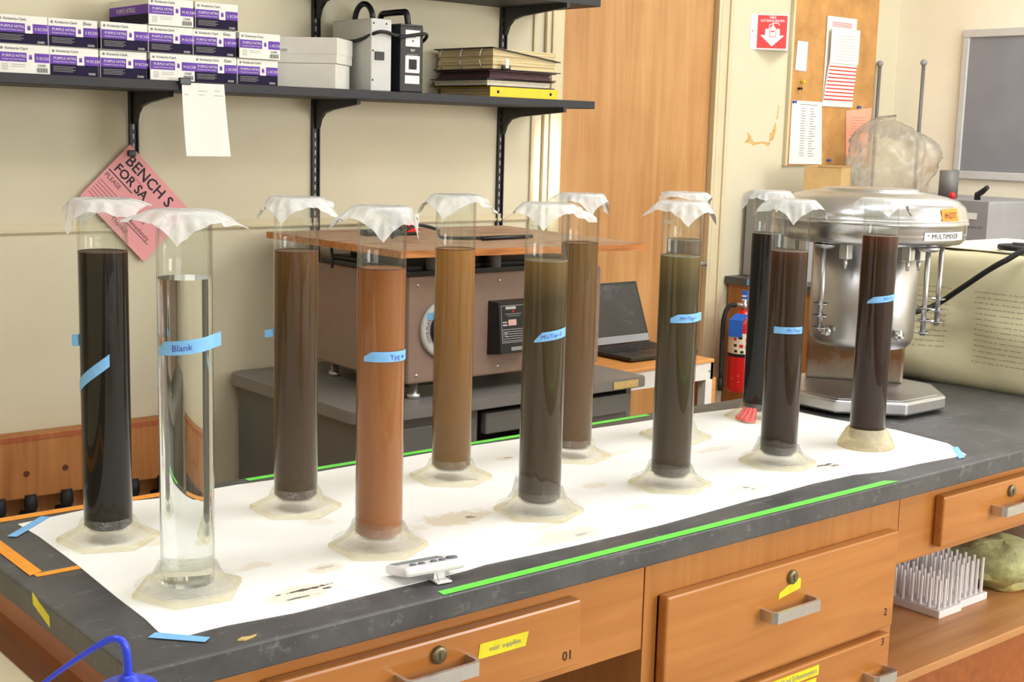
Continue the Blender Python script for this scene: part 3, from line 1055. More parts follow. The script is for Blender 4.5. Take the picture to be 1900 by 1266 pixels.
def tape_on(parent, az, zc, p0, p1, slope=0.0, flag=0.0, flagl=0.0, w=.0155, txt=None, txp=0.0, ts=.011, cut=0.0):
    """tape around the tube from phi p0 to p1 (deg); flag = free tangent length at the right end"""
    rr = RT + .0007
    p0, p1 = math.radians(p0), math.radians(p1)
    pts = []
    if flagl:
        c = on_tube(p0, 0, az, rr)
        tg = (on_tube(p0 - .02, 0, az, rr) - c).normalized()
        nn = c.normalized()
        for k in range(4, 0, -1):
            d = flagl * k / 4
            q = c + tg * (.3 * d) + nn * (.95 * d)
            pts.append((q, rr * p0 - d))
    n = 18
    for i in range(n + 1):
        p = p0 + (p1 - p0) * i / n
        pts.append((on_tube(p, 0, az, rr), rr * p))
    if flag:
        c = on_tube(p1, 0, az, rr)
        tg = (on_tube(p1 + .02, 0, az, rr) - c).normalized()
        nn = c.normalized()
        for k in range(1, 5):
            d = flag * k / 4
            q = c + tg * d + nn * (.2 * d)
            pts.append((q, rr * p1 + d))
    vs, fs = [], []
    s0 = pts[0][1]
    for i, (q, s) in enumerate(pts):
        zz = zc + slope * s
        lo = cut * max(0, 1 - (s - s0) / .012)
        vs.append((q.x, q.y, zz - w / 2))
        vs.append((q.x, q.y, zz + w / 2 - lo))
    for i in range(len(pts) - 1):
        fs.append((2 * i, 2 * i + 2, 2 * i + 3, 2 * i + 1))
    m = MB().add(vs, fs, 0, True)
    o = m.build('tape_label', 'bluetape', parent)
    if txt:
        def fn(x, y):
            s = math.radians(txp) * rr + x
            q = on_tube(s / rr, 0, az, rr + .0004)
            return (q.x, q.y, zc + slope * s - ts * .35 + y)
        MB().text(txt, (0, 0, 0), (1, 0, 0), (0, 1, 0), ts, fn=fn, mi=0).build('handwriting', 'blueink', o)
    return o


FOOT_ME = None
for key, x, y, lvl, stops, rot, label in CY:
    t = thing('sedimentation_cylinder', label, 'glass cylinder', (x, y, ZB + .0011), 0, 'sedimentation cylinders on the paper')
    az = math.atan2(-y, -x)          # direction towards the camera
    tube = MB()
    prof_out = [(RT - .004, ZBOT - .002), (RT, ZBOT + .002), (RT, HT - .004), (RT + .0016, HT - .002), (RT + .0012, HT)]
    tube.lathe(prof_out, 48, cap0=True, cap1=False)
    tube.lathe([(RT + .0012, HT), (RI, HT), (RI, lvl)], 48, cap0=False, cap1=False)
    tube.build('tube', 'glass', t)
    if stops:
        lm = mat_liquid('suspension', stops)
        q = MB()
        q.lathe([(RI - .004, ZBOT), (RI + .0012, ZBOT + .005), (RI + .0012, lvl)], 48, cap0=True, cap1=True, smooth=True)
        o = smooth_by_angle(q.build('liquid', lm, t))
        ring = MB().lathe([(RI + .0014, lvl - .0003), (RI + .0014, lvl + .0008), (RI - .001, lvl + .0008)], 48, cap0=False, cap1=False)
        ring.build('scum_ring', 'knob' if key in 'ACDEG' else 'greytop', o)
    else:
        q = MB()
        q.lathe([(RT - .0006, ZBOT - .006), (RT - .0006, lvl)], 64, cap0=True, cap1=True)
        smooth_by_angle(q.build('water', 'water', t))
    # foot
    ra = az + math.radians(rot) + PI / 2
    if key == 'L':
        f = MB().lathe([(.050, .0005), (.052, .002), (.051, .008), (.046, .018), (.038, .032), (.0345, .036), (.0322, .036), (.0322, .016)], 40)
        f.build('foot', 'baseplastic', t)
    else:
        if FOOT_ME is None:
            fo = foot().build('foot', ['baseglass', 'rimglass'], t)
            FOOT_ME = fo.data
        else:
            fo = bpy.data.objects.new('foot', FOOT_ME)
            fo.parent = t
            C.objects.link(fo)
        fo.rotation_euler = (0, 0, ra)
    # crumpled cling film round some feet
    if key in 'BFHKD':
        rr_ = random.Random(ord(key))
        n, kk = 40, 6
        hi = {'F': .026, 'K': .012, 'H': .006, 'B': .004, 'D': .006}[key]
        vs, fs = [], []
        for j in range(kk + 1):
            v = j / kk
            for i in range(n):
                a = 2 * PI * i / n
                base = .062 + (.0338 - .062) * (v ** .6)
                nz = mnoise.noise(Vector((math.cos(a) * 3, math.sin(a) * 3, v * 3 + ord(key))))
                base += .004 * nz * (1 - abs(2 * v - 1)) + .0012
                up = hi * (0.5 + .5 * math.cos(a - az + .6)) * (1 + .5 * nz)
                z = .0105 + v * v * (.024 + up) + rr_.uniform(-.0008, .0008)
                vs.append((base * math.cos(a), base * math.sin(a), z))
        for j in range(kk):
            for i in range(n):
                fs.append((j * n + i, j * n + (i + 1) % n, (j + 1) * n + (i + 1) % n, (j + 1) * n + i))
        MB().add(vs, fs).build('cling_film', 'clearfilm', t)
    # per cylinder extras
    if key == 'A':
        tape_on(t, az, .247, -88, 10, .75, 0.0, w=.0165)
        tape_on(t, az, .2735, -150, -95, 0.0, 0.0, 0.0)
        tape_on(t, az, .2735, -90, -84, 0.0, 0.0, .009)
    if key == 'B':
        tape_on(t, az, .3035, -66, 62, .10, .019, 0, .0165, 'Blank', -28, .011, .008)
    if key == 'C':
        tape_on(t, az, .2735, -92, -80, 0.2, 0, .013, .011)
    if key == 'D':
        tape_on(t, az, .266, -42, 92, 0.0, 0, 0, .0135, 'Ypg w', 22, .010, .008)
    if key == 'E':
        tape_on(t, az, .2700, -94, -82, 0.1, 0, .012, .012)
    if key == 'F':
        tape_on(t, az, .2690, -26, 70, 0.16, 0, 0, .0135, 'M1/Tay-3', -8, .0085, .011)
    if key == 'H':
        tape_on(t, az, .277, -20, 74, .03, .012, 0, .0135, 'M1/Tay-1', 6, .0085, .006)
    if key == 'J':
        tape_on(t, az, .275, -96, -84, 0, 0, .004, .012)
        m = MB()
        m.slab(Vector((0, 0, .016)) + Vector((math.cos(az - .5), math.sin(az - .5), 0)) * .058 - Vector((math.sin(az), -math.cos(az), 0)) * -.03, (-math.sin(az), math.cos(az), .0), (math.cos(az) * -1, math.sin(az) * -1, 1.1), .05, .02, .0005)
        vs, fs = [], []
        for i in range(13):
            a = az - .85 + .8 * i / 12
            for r_, z_ in ((hexpt(a - ra, .0675) + .0008, .0035), (hexpt(a - ra, .066) + .0006, .0085), (.047, .0165), (.0375, .027)):
                vs.append((r_ * math.cos(a), r_ * math.sin(a), z_ + .0012 * math.sin(i * 2.1)))
        for i in range(12):
            for k in range(3):
                fs.append((i * 4 + k, (i + 1) * 4 + k, (i + 1) * 4 + k + 1, i * 4 + k + 1))
        lab(MB().add(vs, fs).build('red_tape', 'redtape', t), 'crumpled red tape on the foot')
    if key == 'K':
        tape_on(t, az, .239, -36, 60, .01, 0, 0, .0115, 'M1/Tay-12', 4, .008, 0)
    if key == 'L':
        tape_on(t, az, .2775, -28, 86, .12, 0, 0, .0115, 'M1/Ta', 24, .008, .008)
    if key in 'FH':
        def fnp(px_, py_, az=az):
            q = on_tube(math.radians(-62) + px_ / RT, 0, az, RT + .0003)
            return (q.x, q.y, .425 + py_)
        MB().text('PYREX', (0, 0, 0), (1, 0, 0), (0, 1, 0), .007, fn=fnp).build('etched_mark', 'white', t)

# waxed film squares over the mouths
COV = {  # half diagonal, corner rotation from view (deg), droop (deg) of corners: front, right, back, left
    'A': (.084, -62, (78, 30, 20, 62)), 'B': (.080, -8, (66, 40, 20, 36)), 'C': (.078, -22, (66, 52, 20, 50)), 'D': (.084, 2, (80, 78, 20, 40)), 'E': (.080, -20, (62, 36, 18, 50)),
    'F': (.080, -6, (62, 44, 15, 52)), 'G': (.076, 22, (74, 76, 20, 46)), 'H': (.080, 10, (66, 66, 15, 48)), 'I': (.070, 35, (70, 60, 20, 50)), 'J': (.080, 15, (70, 50, 20, 66)), 'K': (.080, 4, (74, 56, 20, 56)), 'L': (.074, 12, (64, 70, 20, 62))}
CLAB = {'A': 'over the near-black cylinder at the rear left', 'B': 'over the clear water cylinder', 'C': 'over the dull brown cylinder, second of the rear row', 'D': 'over the light orange-brown cylinder behind the timer', 'E': 'over the amber-brown cylinder by the shaker dial', 'F': 'over the dark olive cylinder of the front row',
        'G': 'over the mid brown cylinder left of the laptop', 'H': 'over the olive brown cylinder right of the laptop', 'I': 'peeping out behind the cover right of the door', 'J': 'over the black cylinder with the red foot', 'K': 'over the brown cylinder next to the black one', 'L': 'over the cylinder before the steel mixer'}
for key, x, y, lvl, stops, rot, label in CY:
    hd, crot, dr = COV[key]
    az = math.atan2(-y, -x)
    seed = ord(key) * 1.37
    N = 34
    vs, fs = [], []
    for i in range(N + 1):
        for j in range(N + 1):
            u, v = (i / N * 2 - 1), (j / N * 2 - 1)
            # square with corners on the axes (diamond), half diagonal hd
            px_, py_ = (u + v) / 2 * hd, (v - u) / 2 * hd
            rho = math.hypot(px_, py_)
            al = math.atan2(py_, px_)            # 0 = front corner
            # corner droop interpolation (front 0, right = -90deg in world ccw -> use +)
            q = (al / (PI / 2)) % 4
            k0 = int(q) % 4
            f = q - int(q)
            f = f * f * (3 - 2 * f)
            seq = (dr[0], dr[1], dr[2], dr[3])
            d = math.radians(seq[k0] * (1 - f) + seq[(k0 + 1) % 4] * f)
            cornerness = abs(math.cos(2 * al))
            d *= .78 + .22 * cornerness
            d += .30 * mnoise.noise(Vector((math.cos(al) * 1.6 + seed, math.sin(al) * 1.6, rho * 14)))
            rim = RT + .0022
            if rho < rim:
                r2, z = rho, .0012 + .0015 * mnoise.noise(Vector((px_ * 40, py_ * 40, seed)))
            else:
                e = rho - rim
                bend = .007
                # bends through angle d over length 'bend', then straight
                if e < bend:
                    th = d * e / bend
                    r2 = rim + (math.sin(th) / d * bend if d > 1e-4 else e)
                    z = -(1 - math.cos(th)) / max(d, 1e-4) * bend
                else:
                    r2 = rim + math.sin(d) / d * bend + (e - bend) * math.cos(d)
                    z = -(1 - math.cos(d)) / d * bend - (e - bend) * math.sin(d)
                z += .0012
                fold = .0042 * min(1, e / .02) * mnoise.noise(Vector((math.cos(al) * 5 + seed, math.sin(al) * 5, e * 30)))
                r2 += fold
                z += fold * .8
                r2 = max(r2, RT + .0028)
            a = az + math.radians(crot) + al
            vs.append((r2 * math.cos(a), r2 * math.sin(a), z))
    for i in range(N):
        for j in range(N):
            fs.append((i * (N + 1) + j, (i + 1) * (N + 1) + j, (i + 1) * (N + 1) + j + 1, i * (N + 1) + j + 1))
    o = MB().add(vs, fs, 0, True).build('film_cover', 'waxfilm', None, (x, y, ZB + .0011 + HT + .0006))
    tag(o, 'square of white waxed film draped ' + CLAB[key], 'film cover', 'waxed film covers on the cylinders')

# ================================================================ STEEL MIXER
AX, AY = 2.395, 1.685
mx = thing('drink_mixer', 'large stainless steel multi-spindle mixer with domed head at the right of the bench', 'mixer', (AX, AY, ZB))
h = .1725
s_ = h * math.tan(PI / 8)
octo = [(h, -s_), (h, s_), (s_, h), (-s_, h), (-h, s_), (-h, -s_), (-s_, -h), (s_, -h)]
bb = bmesh.new()
lo = [bb.verts.new((x, y, .008)) for x, y in octo]
hi = [bb.verts.new((x, y, .036)) for x, y in octo]
bb.faces.new(list(reversed(lo)))
bb.faces.new(hi)
for i in range(8):
    bb.faces.new((lo[i], lo[(i + 1) % 8], hi[(i + 1) % 8], hi[i]))
bmesh.ops.bevel(bb, geom=list(bb.edges), offset=.005, segments=3, affect='EDGES', profile=.5)
MB().bm(bb).build('base', 'steel', mx)
ring = MB()
ring.prism([(x * .90, y * .90) for x, y in octo], .036, .0375)
ring.build('base_tray', 'steel', mx)
for x, y in ((.11, .11), (-.11, .11), (.11, -.11), (-.11, -.11)):
    MB().cyl((x, y, 0), .014, .0085, 14).build('rubber_foot', 'rubber', mx)
va = math.atan2(-AY, -AX)           # towards the camera
co = MB()
co.box(-.02, .015, -.115, .095, .037, .37, bev=.006)
pl = co.build('column', 'rust', mx)
pl.location = (-math.cos(va) * .075, -math.sin(va) * .075, 0)
pl.rotation_euler = (0, 0, va)
bd = MB().lathe([(.02, .126), (.078, .127), (.096, .131), (.1045, .140), (.1085, .153), (.109, .20), (.109, .37)], 56)
bd.build('motor_housing', 'steel', mx)
hd_ = MB().lathe([(.10, .352), (.165, .3525), (.190, .356), (.1975, .364), (.199, .376), (.199, .392), (.2015, .394), (.2025, .398), (.2015, .402), (.1995, .404), (.1985, .414), (.194, .430), (.180, .442), (.155, .450), (.125, .4555), (.100, .459), (.096, .463), (.092, .464), (.02, .4645)], 72)
hd_.build('domed_head', 'steel2', mx)
MB().lathe([(.2005, .404), (.2012, .4055), (.1995, .407)], 72, cap0=False, cap1=False).build('seam_band', 'alu', mx)
for phi in (-30, 46, 112, -116, 176):
    a = va + math.radians(phi)
    cx, cy = .168 * math.cos(a), .168 * math.sin(a)
    sp = MB()
    sp.lathe([(.022, .3525), (.022, .348), (.018, .344), (.012, .343)], 20, (cx, cy, 0), cap1=True)
    sp.cyl((cx, cy, .172), .0055, .172, 10)
    o = sp.build('spindle', 'steel', mx)
    for zz in (.176, .201, .226):
        MB().lathe([(.006, zz), (.014, zz + .001), (.016, zz + .004), (.0145, zz + .0015), (.006, zz + .0025)], 14, (cx, cy, 0)).build('agitator_disc', 'steel2', o)
for phi in (-17, 36, 48):
    a = va + math.radians(phi)
    cx, cy = .140 * math.cos(a), .140 * math.sin(a)
    k = MB()
    k.box(cx - .010, cx + .010, cy - .010, cy + .010, .322, .3525, bev=.002)
    k.lathe([(.003, .302), (.005, .322)], 10, (cx, cy, 0))
    k.build('cup_switch', 'alu', mx)
for phi in (-37, 40):
    a = va + math.radians(phi)
    k = MB()
    k.lathe([(.002, .0), (.009, .003), (.012, .008), (.010, .014), (.002, .016)], 14, (0, 0, 0), axis='x')
    k.box(.005, .020, -.004, .004, -.006, -.001)
    o = k.build('cup_rest', 'steel2', mx)
    o.location = (.109 * math.cos(a), .109 * math.sin(a), .165)
    o.rotation_euler = (0, 0, a)


def arc_label(parent, name, mat, r, z0, z1, p0, p1, txt=None, ts=.01, tmat='ink'):
    vs, fs = [], []
    n = 10
    for i in range(n + 1):
        a = va + math.radians(p0 + (p1 - p0) * i / n)
        for zz in (z0, z1):
            rr = r(zz) if callable(r) else r
            vs.append((rr * math.cos(a), rr * math.sin(a), zz))
    for i in range(n):
        fs.append((2 * i, 2 * i + 2, 2 * i + 3, 2 * i + 1))
    o = MB().add(vs, fs, 0, True).build(name, mat, parent)
    if txt:
        def fn(x, y):
            rr = (r(z0 + y) if callable(r) else r) + .0005
            a = va + math.radians(p0 + 2.0) + x / rr
            return (rr * math.cos(a), rr * math.sin(a), z0 + (z1 - z0) * .22 + y)
        MB().text(txt, (0, 0, 0), (1, 0, 0), (0, 1, 0), ts, fn=fn).build('lettering', tmat, o)
    return o


arc_label(mx, 'name_strip', 'white', .2000, .3680, .3850, 33, 68, '* MULTIMIXER', .0145)
arc_label(mx, 'orange_sticker', 'orangelabel', lambda z: .2006 - max(0, z - .414) * .28, .407, .432, 45, 61, 'HOT', .018, 'maroon')

# ================================================================ WRAPPED BOX, CABLE
wbx = thing('wrapped_carton', 'large carton in cream printed wrapping with creases, at the far right of the bench', 'carton', (2.775, 1.345, ZB))
bm = bmesh.new()
nx_, ny_, nz_ = 10, 26, 16
W_, D_, H_ = .45, .52, .315
gv = {}


def bagpt(i, j, k):
    x, y, z = i / nx_ * W_, j / ny_ * D_, k / nz_ * H_
    p = Vector((x, y, z))
    # belly and creases of the slack wrapping on the visible -x face
    fy, fz = y / D_, z / H_
    if i == 0:
        b = math.sin(min(1, max(0, fz)) * PI) * .012
        b += .045 * math.exp(-((fy - .86) / .16) ** 2 - ((fz - .16) / .16) ** 2)
        b -= .020 * math.exp(-((fy - .60) / .10) ** 2 - ((fz - .34) / .20) ** 2)
        b += .010 * mnoise.noise(Vector((y * 11, z * 13, 1.3)))
        ridge = abs((fy - .97) + (fz - .0) * .55)
        b += .022 * math.exp(-(ridge / .05) ** 2) * (1 if fz < .55 else 0.2)
        p.x -= b
    if j == ny_:
        p.y += .03 * math.exp(-((fz - .3) / .25) ** 2)
    p.x += .025 * (1 - fz) * 0
    e = .006
    if k == nz_:
        p.z += .004 * mnoise.noise(Vector((x * 12, y * 12, 5)))
    # soften edges
    if i == 0 and k in (0, nz_):
        p.x += .010
    if i == 0 and j in (0, ny_):
        p.x += .012
    return p


def gvt(i, j, k):
    if (i, j, k) not in gv:
        gv[(i, j, k)] = bm.verts.new(bagpt(i, j, k))
    return gv[(i, j, k)]


for j in range(ny_):
    for k in range(nz_):
        bm.faces.new((gvt(0, j, k), gvt(0, j, k + 1), gvt(0, j + 1, k + 1), gvt(0, j + 1, k)))
        bm.faces.new((gvt(nx_, j, k), gvt(nx_, j + 1, k), gvt(nx_, j + 1, k + 1), gvt(nx_, j, k + 1)))
for i in range(nx_):
    for k in range(nz_):
        bm.faces.new((gvt(i, 0, k), gvt(i + 1, 0, k), gvt(i + 1, 0, k + 1), gvt(i, 0, k + 1)))
        bm.faces.new((gvt(i, ny_, k), gvt(i, ny_, k + 1), gvt(i + 1, ny_, k + 1), gvt(i + 1, ny_, k)))
    for j in range(ny_):
        bm.faces.new((gvt(i, j, 0), gvt(i, j + 1, 0), gvt(i + 1, j + 1, 0), gvt(i + 1, j, 0)))
        bm.faces.new((gvt(i, j, nz_), gvt(i + 1, j, nz_), gvt(i + 1, j + 1, nz_), gvt(i, j + 1, nz_)))
MB().bm(bm, 0, True).build('wrapping', 'wrapped', wbx)
fl = MB().box(.015, .44, .02, .49, H_ + .0045, H_ + .0065)
fl.build('carton_flap', 'paper2', wbx)

cb_ = MB()
cz = ZB + H_
path = bez([(2.62, 1.80, ZB + .155), (2.68, 1.75, ZB + .17), (2.73, 1.72, ZB + .19), (2.735, 1.66, ZB + .235), (2.735, 1.60, ZB + .28), (2.74, 1.56, ZB + .307), (2.77, 1.52, cz + .019), (2.84, 1.44, cz + .022), (2.92, 1.38, cz + .016)], 8)
cb_.tube(path, .0065, 10)
tag(cb_.build('power_cable', 'rubber'), 'thick black power cable running from behind the mixer up over the wrapped carton', 'cable')
coil = MB()
pts = []
for i in range(60):
    a = i / 60 * 2 * PI * 2.2
    pts.append((2.855 + .055 * math.cos(a), 1.585 + .05 * math.sin(a), cz + .0135 + .004 * i / 60))
coil.tube(pts, .0055, 8)
tag(coil.build('cable_coil', 'rubber'), 'black cable coil lying on top of the wrapped carton', 'cable')

# ================================================================ CREAM CART + WASH BOTTLE
ct = thing('cream_side_table', 'cream topped side table at the lower left, butting against the bench end', 'table', (-.05, .95, 0))
MB().box(0, .58, 0, .95, ZB - .125, ZB - .0965, bev=.004).build('top', 'cream', ct)
for x, y in ((.02, .02), (.53, .02), (.02, .90), (.53, .90)):
    MB().box(x, x + .03, y, y + .03, 0, ZB - .125).build('leg', 'white', ct)
wbt = thing('wash_bottle', 'wash bottle with blue screw cap and bent blue spout at the lower left corner', 'wash bottle', (.484, 1.12, ZB - .0965))
MB().lathe([(.028, 0), (.031, .003), (.031, .095), (.028, .108), (.022, .116), (.022, .122)], 32).build('bottle', 'cap_white', wbt)
MB().lathe([(.0265, .117), (.0275, .120), (.0275, .1345), (.0255, .138), (.010, .140), (.008, .146), (.006, .148)], 32).build('cap', 'blueplastic', wbt)
_rt = Vector((math.cos(YAW), -math.sin(YAW), 0))


def wp(px_, z):
    return tuple(_rt * px_ + Vector((0, 0, z)))


spath = bez([wp(0, .145), wp(-.0005, .160), wp(-.002, .173), wp(-.006, .1805), wp(-.014, .182), wp(-.026, .176), wp(-.048, .161), wp(-.075, .140), wp(-.10, .118)], 6)
MB().tube(spath, [.0042 + (.0018 - .0042) * max(0, i / len(spath) - .25) / .75 for i in range(len(spath))], 12).build('spout', 'blueplastic', wbt)

# ================================================================ GREY DESK
DZ = ZB - .14
dk = thing('steel_desk', 'dark grey steel desk with rounded top, standing behind the bench under the shaker', 'desk', (1.775, 2.70, 0))
DW, DD = 1.01, .69
b = bmesh.new()
rr = .05
poly = []
for cx, cy, a0 in ((DW - .012, .012, -PI / 2), (DW - .012, DD - .012, 0), (rr, DD - rr, PI / 2), (rr, rr, PI)):
    q = rr if cx == rr else .012
    for i in range(7):
        a = a0 + PI / 2 * i / 6
        poly.append((cx + q * math.cos(a), cy + q * math.sin(a)))
top = MB().prism(poly, DZ - .032, DZ)
top.build('desktop', 'greytop', dk)
edge = MB()
n = len(poly)
edge.prism([(DW / 2 + (x - DW / 2) * 1.004, DD / 2 + (y - DD / 2) * 1.005) for x, y in poly], DZ - .030, DZ - .004)
edge.build('edge_band', 'greytop', dk)
m = MB()
m.box(.03, .05, .03, DD - .02, 0, DZ - .032)
m.box(DW - .05, DW - .03, .03, DD - .02, 0, DZ - .032)
m.box(.05, DW - .05, DD - .05, DD - .03, .1, DZ - .032)
m.box(.03, .40, .03, .05, 0, DZ - .032)
m.build('body', 'grey', dk)
MB().box(.06, .39, .022, .032, DZ - .27, DZ - .06, bev=.004).build('drawer', 'grey', dk)
m = MB().box(.42, DW - .055, .018, .042, DZ - .108, DZ - .050, bev=.004)
d_ = m.build('centre_drawer', 'grey', dk)
m = MB()
m.box(DW - .30, DW - .052, .03, .05, 0, DZ - .11)
m.build('pedestal', 'grey', dk)
pd = MB().box(DW - .285, DW - .065, .018, .032, DZ - .40, DZ - .125, bev=.006).build('drawer', 'grey', dk)
MB().slab((DW - .135, -.0035, DZ - .028), (1, 0, 0), (0, 0, 1), .10, .022, .0006).build('tape_strip', 'paletape', dk)
sl = MB().slab((.18, .10, DZ + .0006), (1, -.1, 0), (.1, 1, 0), .20, .14, .0006)
tag(sl.build('clear_sleeve', 'clearfilm', None, (1.775, 2.70, 0)), 'clear plastic sleeve lying on the grey desktop in front of the shaker', 'sleeve')

# ================================================================ SHAKER
sk = thing('platform_shaker', 'tan metal laboratory shaker with round dial and black control panel on the grey desk', 'shaker', (1.965, 2.76, DZ))
SW, SD, SB, ST = .68, .45, .045, .326
m = MB().box(0, SW, 0, SD, SB, ST, bev=.006)
m.build('housing', 'pinktan', sk)
m = MB().box(.012, SW - .012, .012, SD - .012, ST, ST + .012)
m.box(.03, SW - .03, .05, SD - .04, ST + .010, ST + .024, bev=.003)
m.build('drive_recess', 'black', sk)
for x, y in ((.045, .035), (.045, SD - .03), (SW - .045, .035), (SW - .045, SD - .03)):
    MB().lathe([(.018, 0), (.018, .012), (.012, .014), (.012, .046)], 16, (x, y, 0)).build('levelling_foot', 'alu', sk)
for x, z in ((.028, SB + .022), (.028, ST - .022), (.30, SB + .022), (.30, ST - .022), (.60, ST - .022), (.60, SB + .022)):
    MB().lathe([(.005, 0), (.004, -.002), (.001, -.0025)], 10, (x, 0.0, z), axis='y', cap0=False).build('screw', 'alu', sk)
dl = MB().lathe([(.078, 0), (.078, -.010), (.072, -.013), (.052, -.013), (.052, -.010)], 40, (.113, 0, SB + .140), axis='y', cap1=False)
o = dl.build('dial_ring', 'lightgrey', sk)
MB().lathe([(.052, 0), (.052, -.016), (.047, -.021), (.02, -.022)], 36, (.113, -.001, SB + .140), axis='y').build('dial', 'lens', o)


def fnd(x, y):
    a = PI - .35 - (x - .0) / .06 * 1.0 + .9
    r = .058 + y
    a = PI + .55 - x / .062
    return (.113 + r * math.cos(a), -.0135, SB + .140 + r * math.sin(a))


MB().text('LOCK PLATE', (0, 0, 0), (1, 0, 0), (0, 1, 0), .0125, fn=fnd).build('lettering', 'ink', o)
cp = MB()
cx0, cx1, cz0, cz1 = .262, .40, SB + .058, SB + .205
cp.add([(cx0, 0, cz0), (cx1, 0, cz0), (cx1, 0, cz1), (cx0, 0, cz1), (cx0 + .012, -.045, cz0 + .006), (cx1 - .012, -.045, cz0 + .006), (cx1 - .012, -.03, cz1 - .004), (cx0 + .012, -.03, cz1 - .004)],
       [(4, 5, 6, 7), (0, 4, 7, 3), (1, 2, 6, 5), (0, 1, 5, 4), (3, 7, 6, 2)])
pn = cp.build('control_panel', 'black', sk)
ey_ = Vector((0, .015, cz1 - cz0 - .010)).normalized()


def onp(x, z):
    f = (z - (cz0 + .006)) / (cz1 - cz0 - .010)
    return (x, -.045 + .015 * f - .0008, z)


m = MB()
px0, px1 = cx0 + .018, cx1 - .018
m.add([onp(px0, cz0 + .035), onp(px1, cz0 + .035), onp(px1, cz1 - .012), onp(px0, cz1 - .012)], [(0, 1, 2, 3)], 0)
zz0, zz1 = cz0 + .035, cz1 - .012
for a, b, c, d, mi in ((px0, px1, zz1 - .001, zz1, 1), (px0, px1, zz0, zz0 + .001, 1), (px0, px0 + .001, zz0, zz1, 1), (px1 - .001, px1, zz0, zz1, 1)) + tuple((px0 + .002, px1 - .002, zz0 + .004 + k * .0062, zz0 + .0052 + k * .0062, 1) for k in range(6)):
    q = [onp(a, c), onp(b, c), onp(b, d), onp(a, d)]
    m.add([(p[0], p[1] - .0006, p[2]) for p in q], [(0, 1, 2, 3)], mi)
for a, b, c, d, mi in ((px0 + .024, px0 + .052, zz0 + .046, zz0 + .062, 2), (px0 + .004, px0 + .020, zz0 + .046, zz0 + .050, 1), (px0 + .004, px0 + .020, zz0 + .054, zz0 + .057, 1), (px0 + .016, px0 + .052, zz1 - .010, zz1 - .003, 1), (px0 + .030, px0 + .080, zz0 - .022, zz0 - .012, 3),
                       (px0 + .014, px0 + .070, zz1 - .024, zz1 - .022, 3), (px0 + .022, px0 + .064, zz1 - .029, zz1 - .0275, 3), (px0 + .039, px0 + .045, zz1 - .019, zz1 - .013, 4)):
    q = [onp(a, c), onp(b, c), onp(b, d), onp(a, d)]
    m.add([(p[0], p[1] - .0009, p[2]) for p in q], [(0, 1, 2, 3)], mi)
m.build('panel_print', ['black', 'lightgrey', 'pinkled', 'greyink', 'red'], pn)
tg_ = MB()
kx = px0 + .011
for zk in (zz0 + .026, zz0 + .018):
    p = onp(kx, zk)
    tg_.lathe([(.003, 0), (.002, -.008)], 8, (p[0], p[1], p[2]), axis='y', cap0=False)
tg_.build('toggle', 'alu', pn)

# plywood platform on posts (moves with the shaker)
BZ = .262 + .14           # board top above the desk
quad = [(1.890, 2.69), (2.680, 2.612), (2.735, 3.32), (1.885, 3.35)]
quad = [(x - 1.965, y - 2.76) for x, y in quad]
m = MB()
nq = 4
m.prism(quad, BZ - .018, BZ)
m.mi[0] = 0
bd_ = m.build('plywood_platform', ['plyedge', 'ply'], sk)
for p in bd_.data.polygons:
    if p.normal.z > .9:
        p.material_index = 1
for x, y in ((.10, .04), (.30, .02), (.56, .02), (.10, .40), (.56, .40)):
    MB().lathe([(.016, ST + .012), (.016, BZ - .022), (.020, BZ - .018)], 14, (x, y, 0)).build('platform_post', 'greytop', sk)
m = MB()
m.tube(bez([(-.045, .30, BZ - .018), (-.048, .29, BZ - .05), (-.055, .28, BZ - .075)], 5), .004, 8)
m.build('hanging_lead', 'rubber', sk)

# on the platform
gd = thing('label_gun', 'small black and red gadget with a white box on the plywood platform', 'gadget', (2.16, 3.12, DZ + BZ))
MB().box(-.10, .02, -.02, .02, .0, .018, bev=.006).build('handle', 'black', gd)
MB().box(.02, .07, -.03, .03, .0, .050, bev=.004).build('head', 'black', gd)
MB().box(.030, .060, -.034, -.029, .010, .04).build('red_part', 'red', gd)
wbk = thing('small_white_box', 'small white and red packet standing on the plywood platform behind the black gadget', 'box', (2.255, 3.19, DZ + BZ))
MB().box(-.02, .035, -.02, .02, 0, .055, bev=.001).build('packet', 'white', wbk)
MB().box(-.0202, .0352, -.0205, -.0195, .004, .02).build('red_band', 'red', wbk)
cbl = MB().tube(bez([(2.06, 2.98, DZ + BZ + .006), (2.10, 2.96, DZ + BZ + .03), (2.15, 2.98, DZ + BZ + .038), (2.20, 2.96, DZ + BZ + .026), (2.21, 2.95, DZ + BZ + .005), (2.28, 2.90, DZ + BZ + .005), (2.40, 2.90, DZ + BZ + .005)], 8), .0045, 8)
tag(cbl.build('loose_cable', 'rubber'), 'black cable looped over the plywood platform', 'cable')
pn_ = MB()
pn_.tube([(2.28, 2.86, DZ + BZ + .007), (2.47, 2.87, DZ + BZ + .007)], .006, 8)
tag(pn_.build('black_rod', 'black'), 'black rod lying flat on the plywood platform', 'rod')

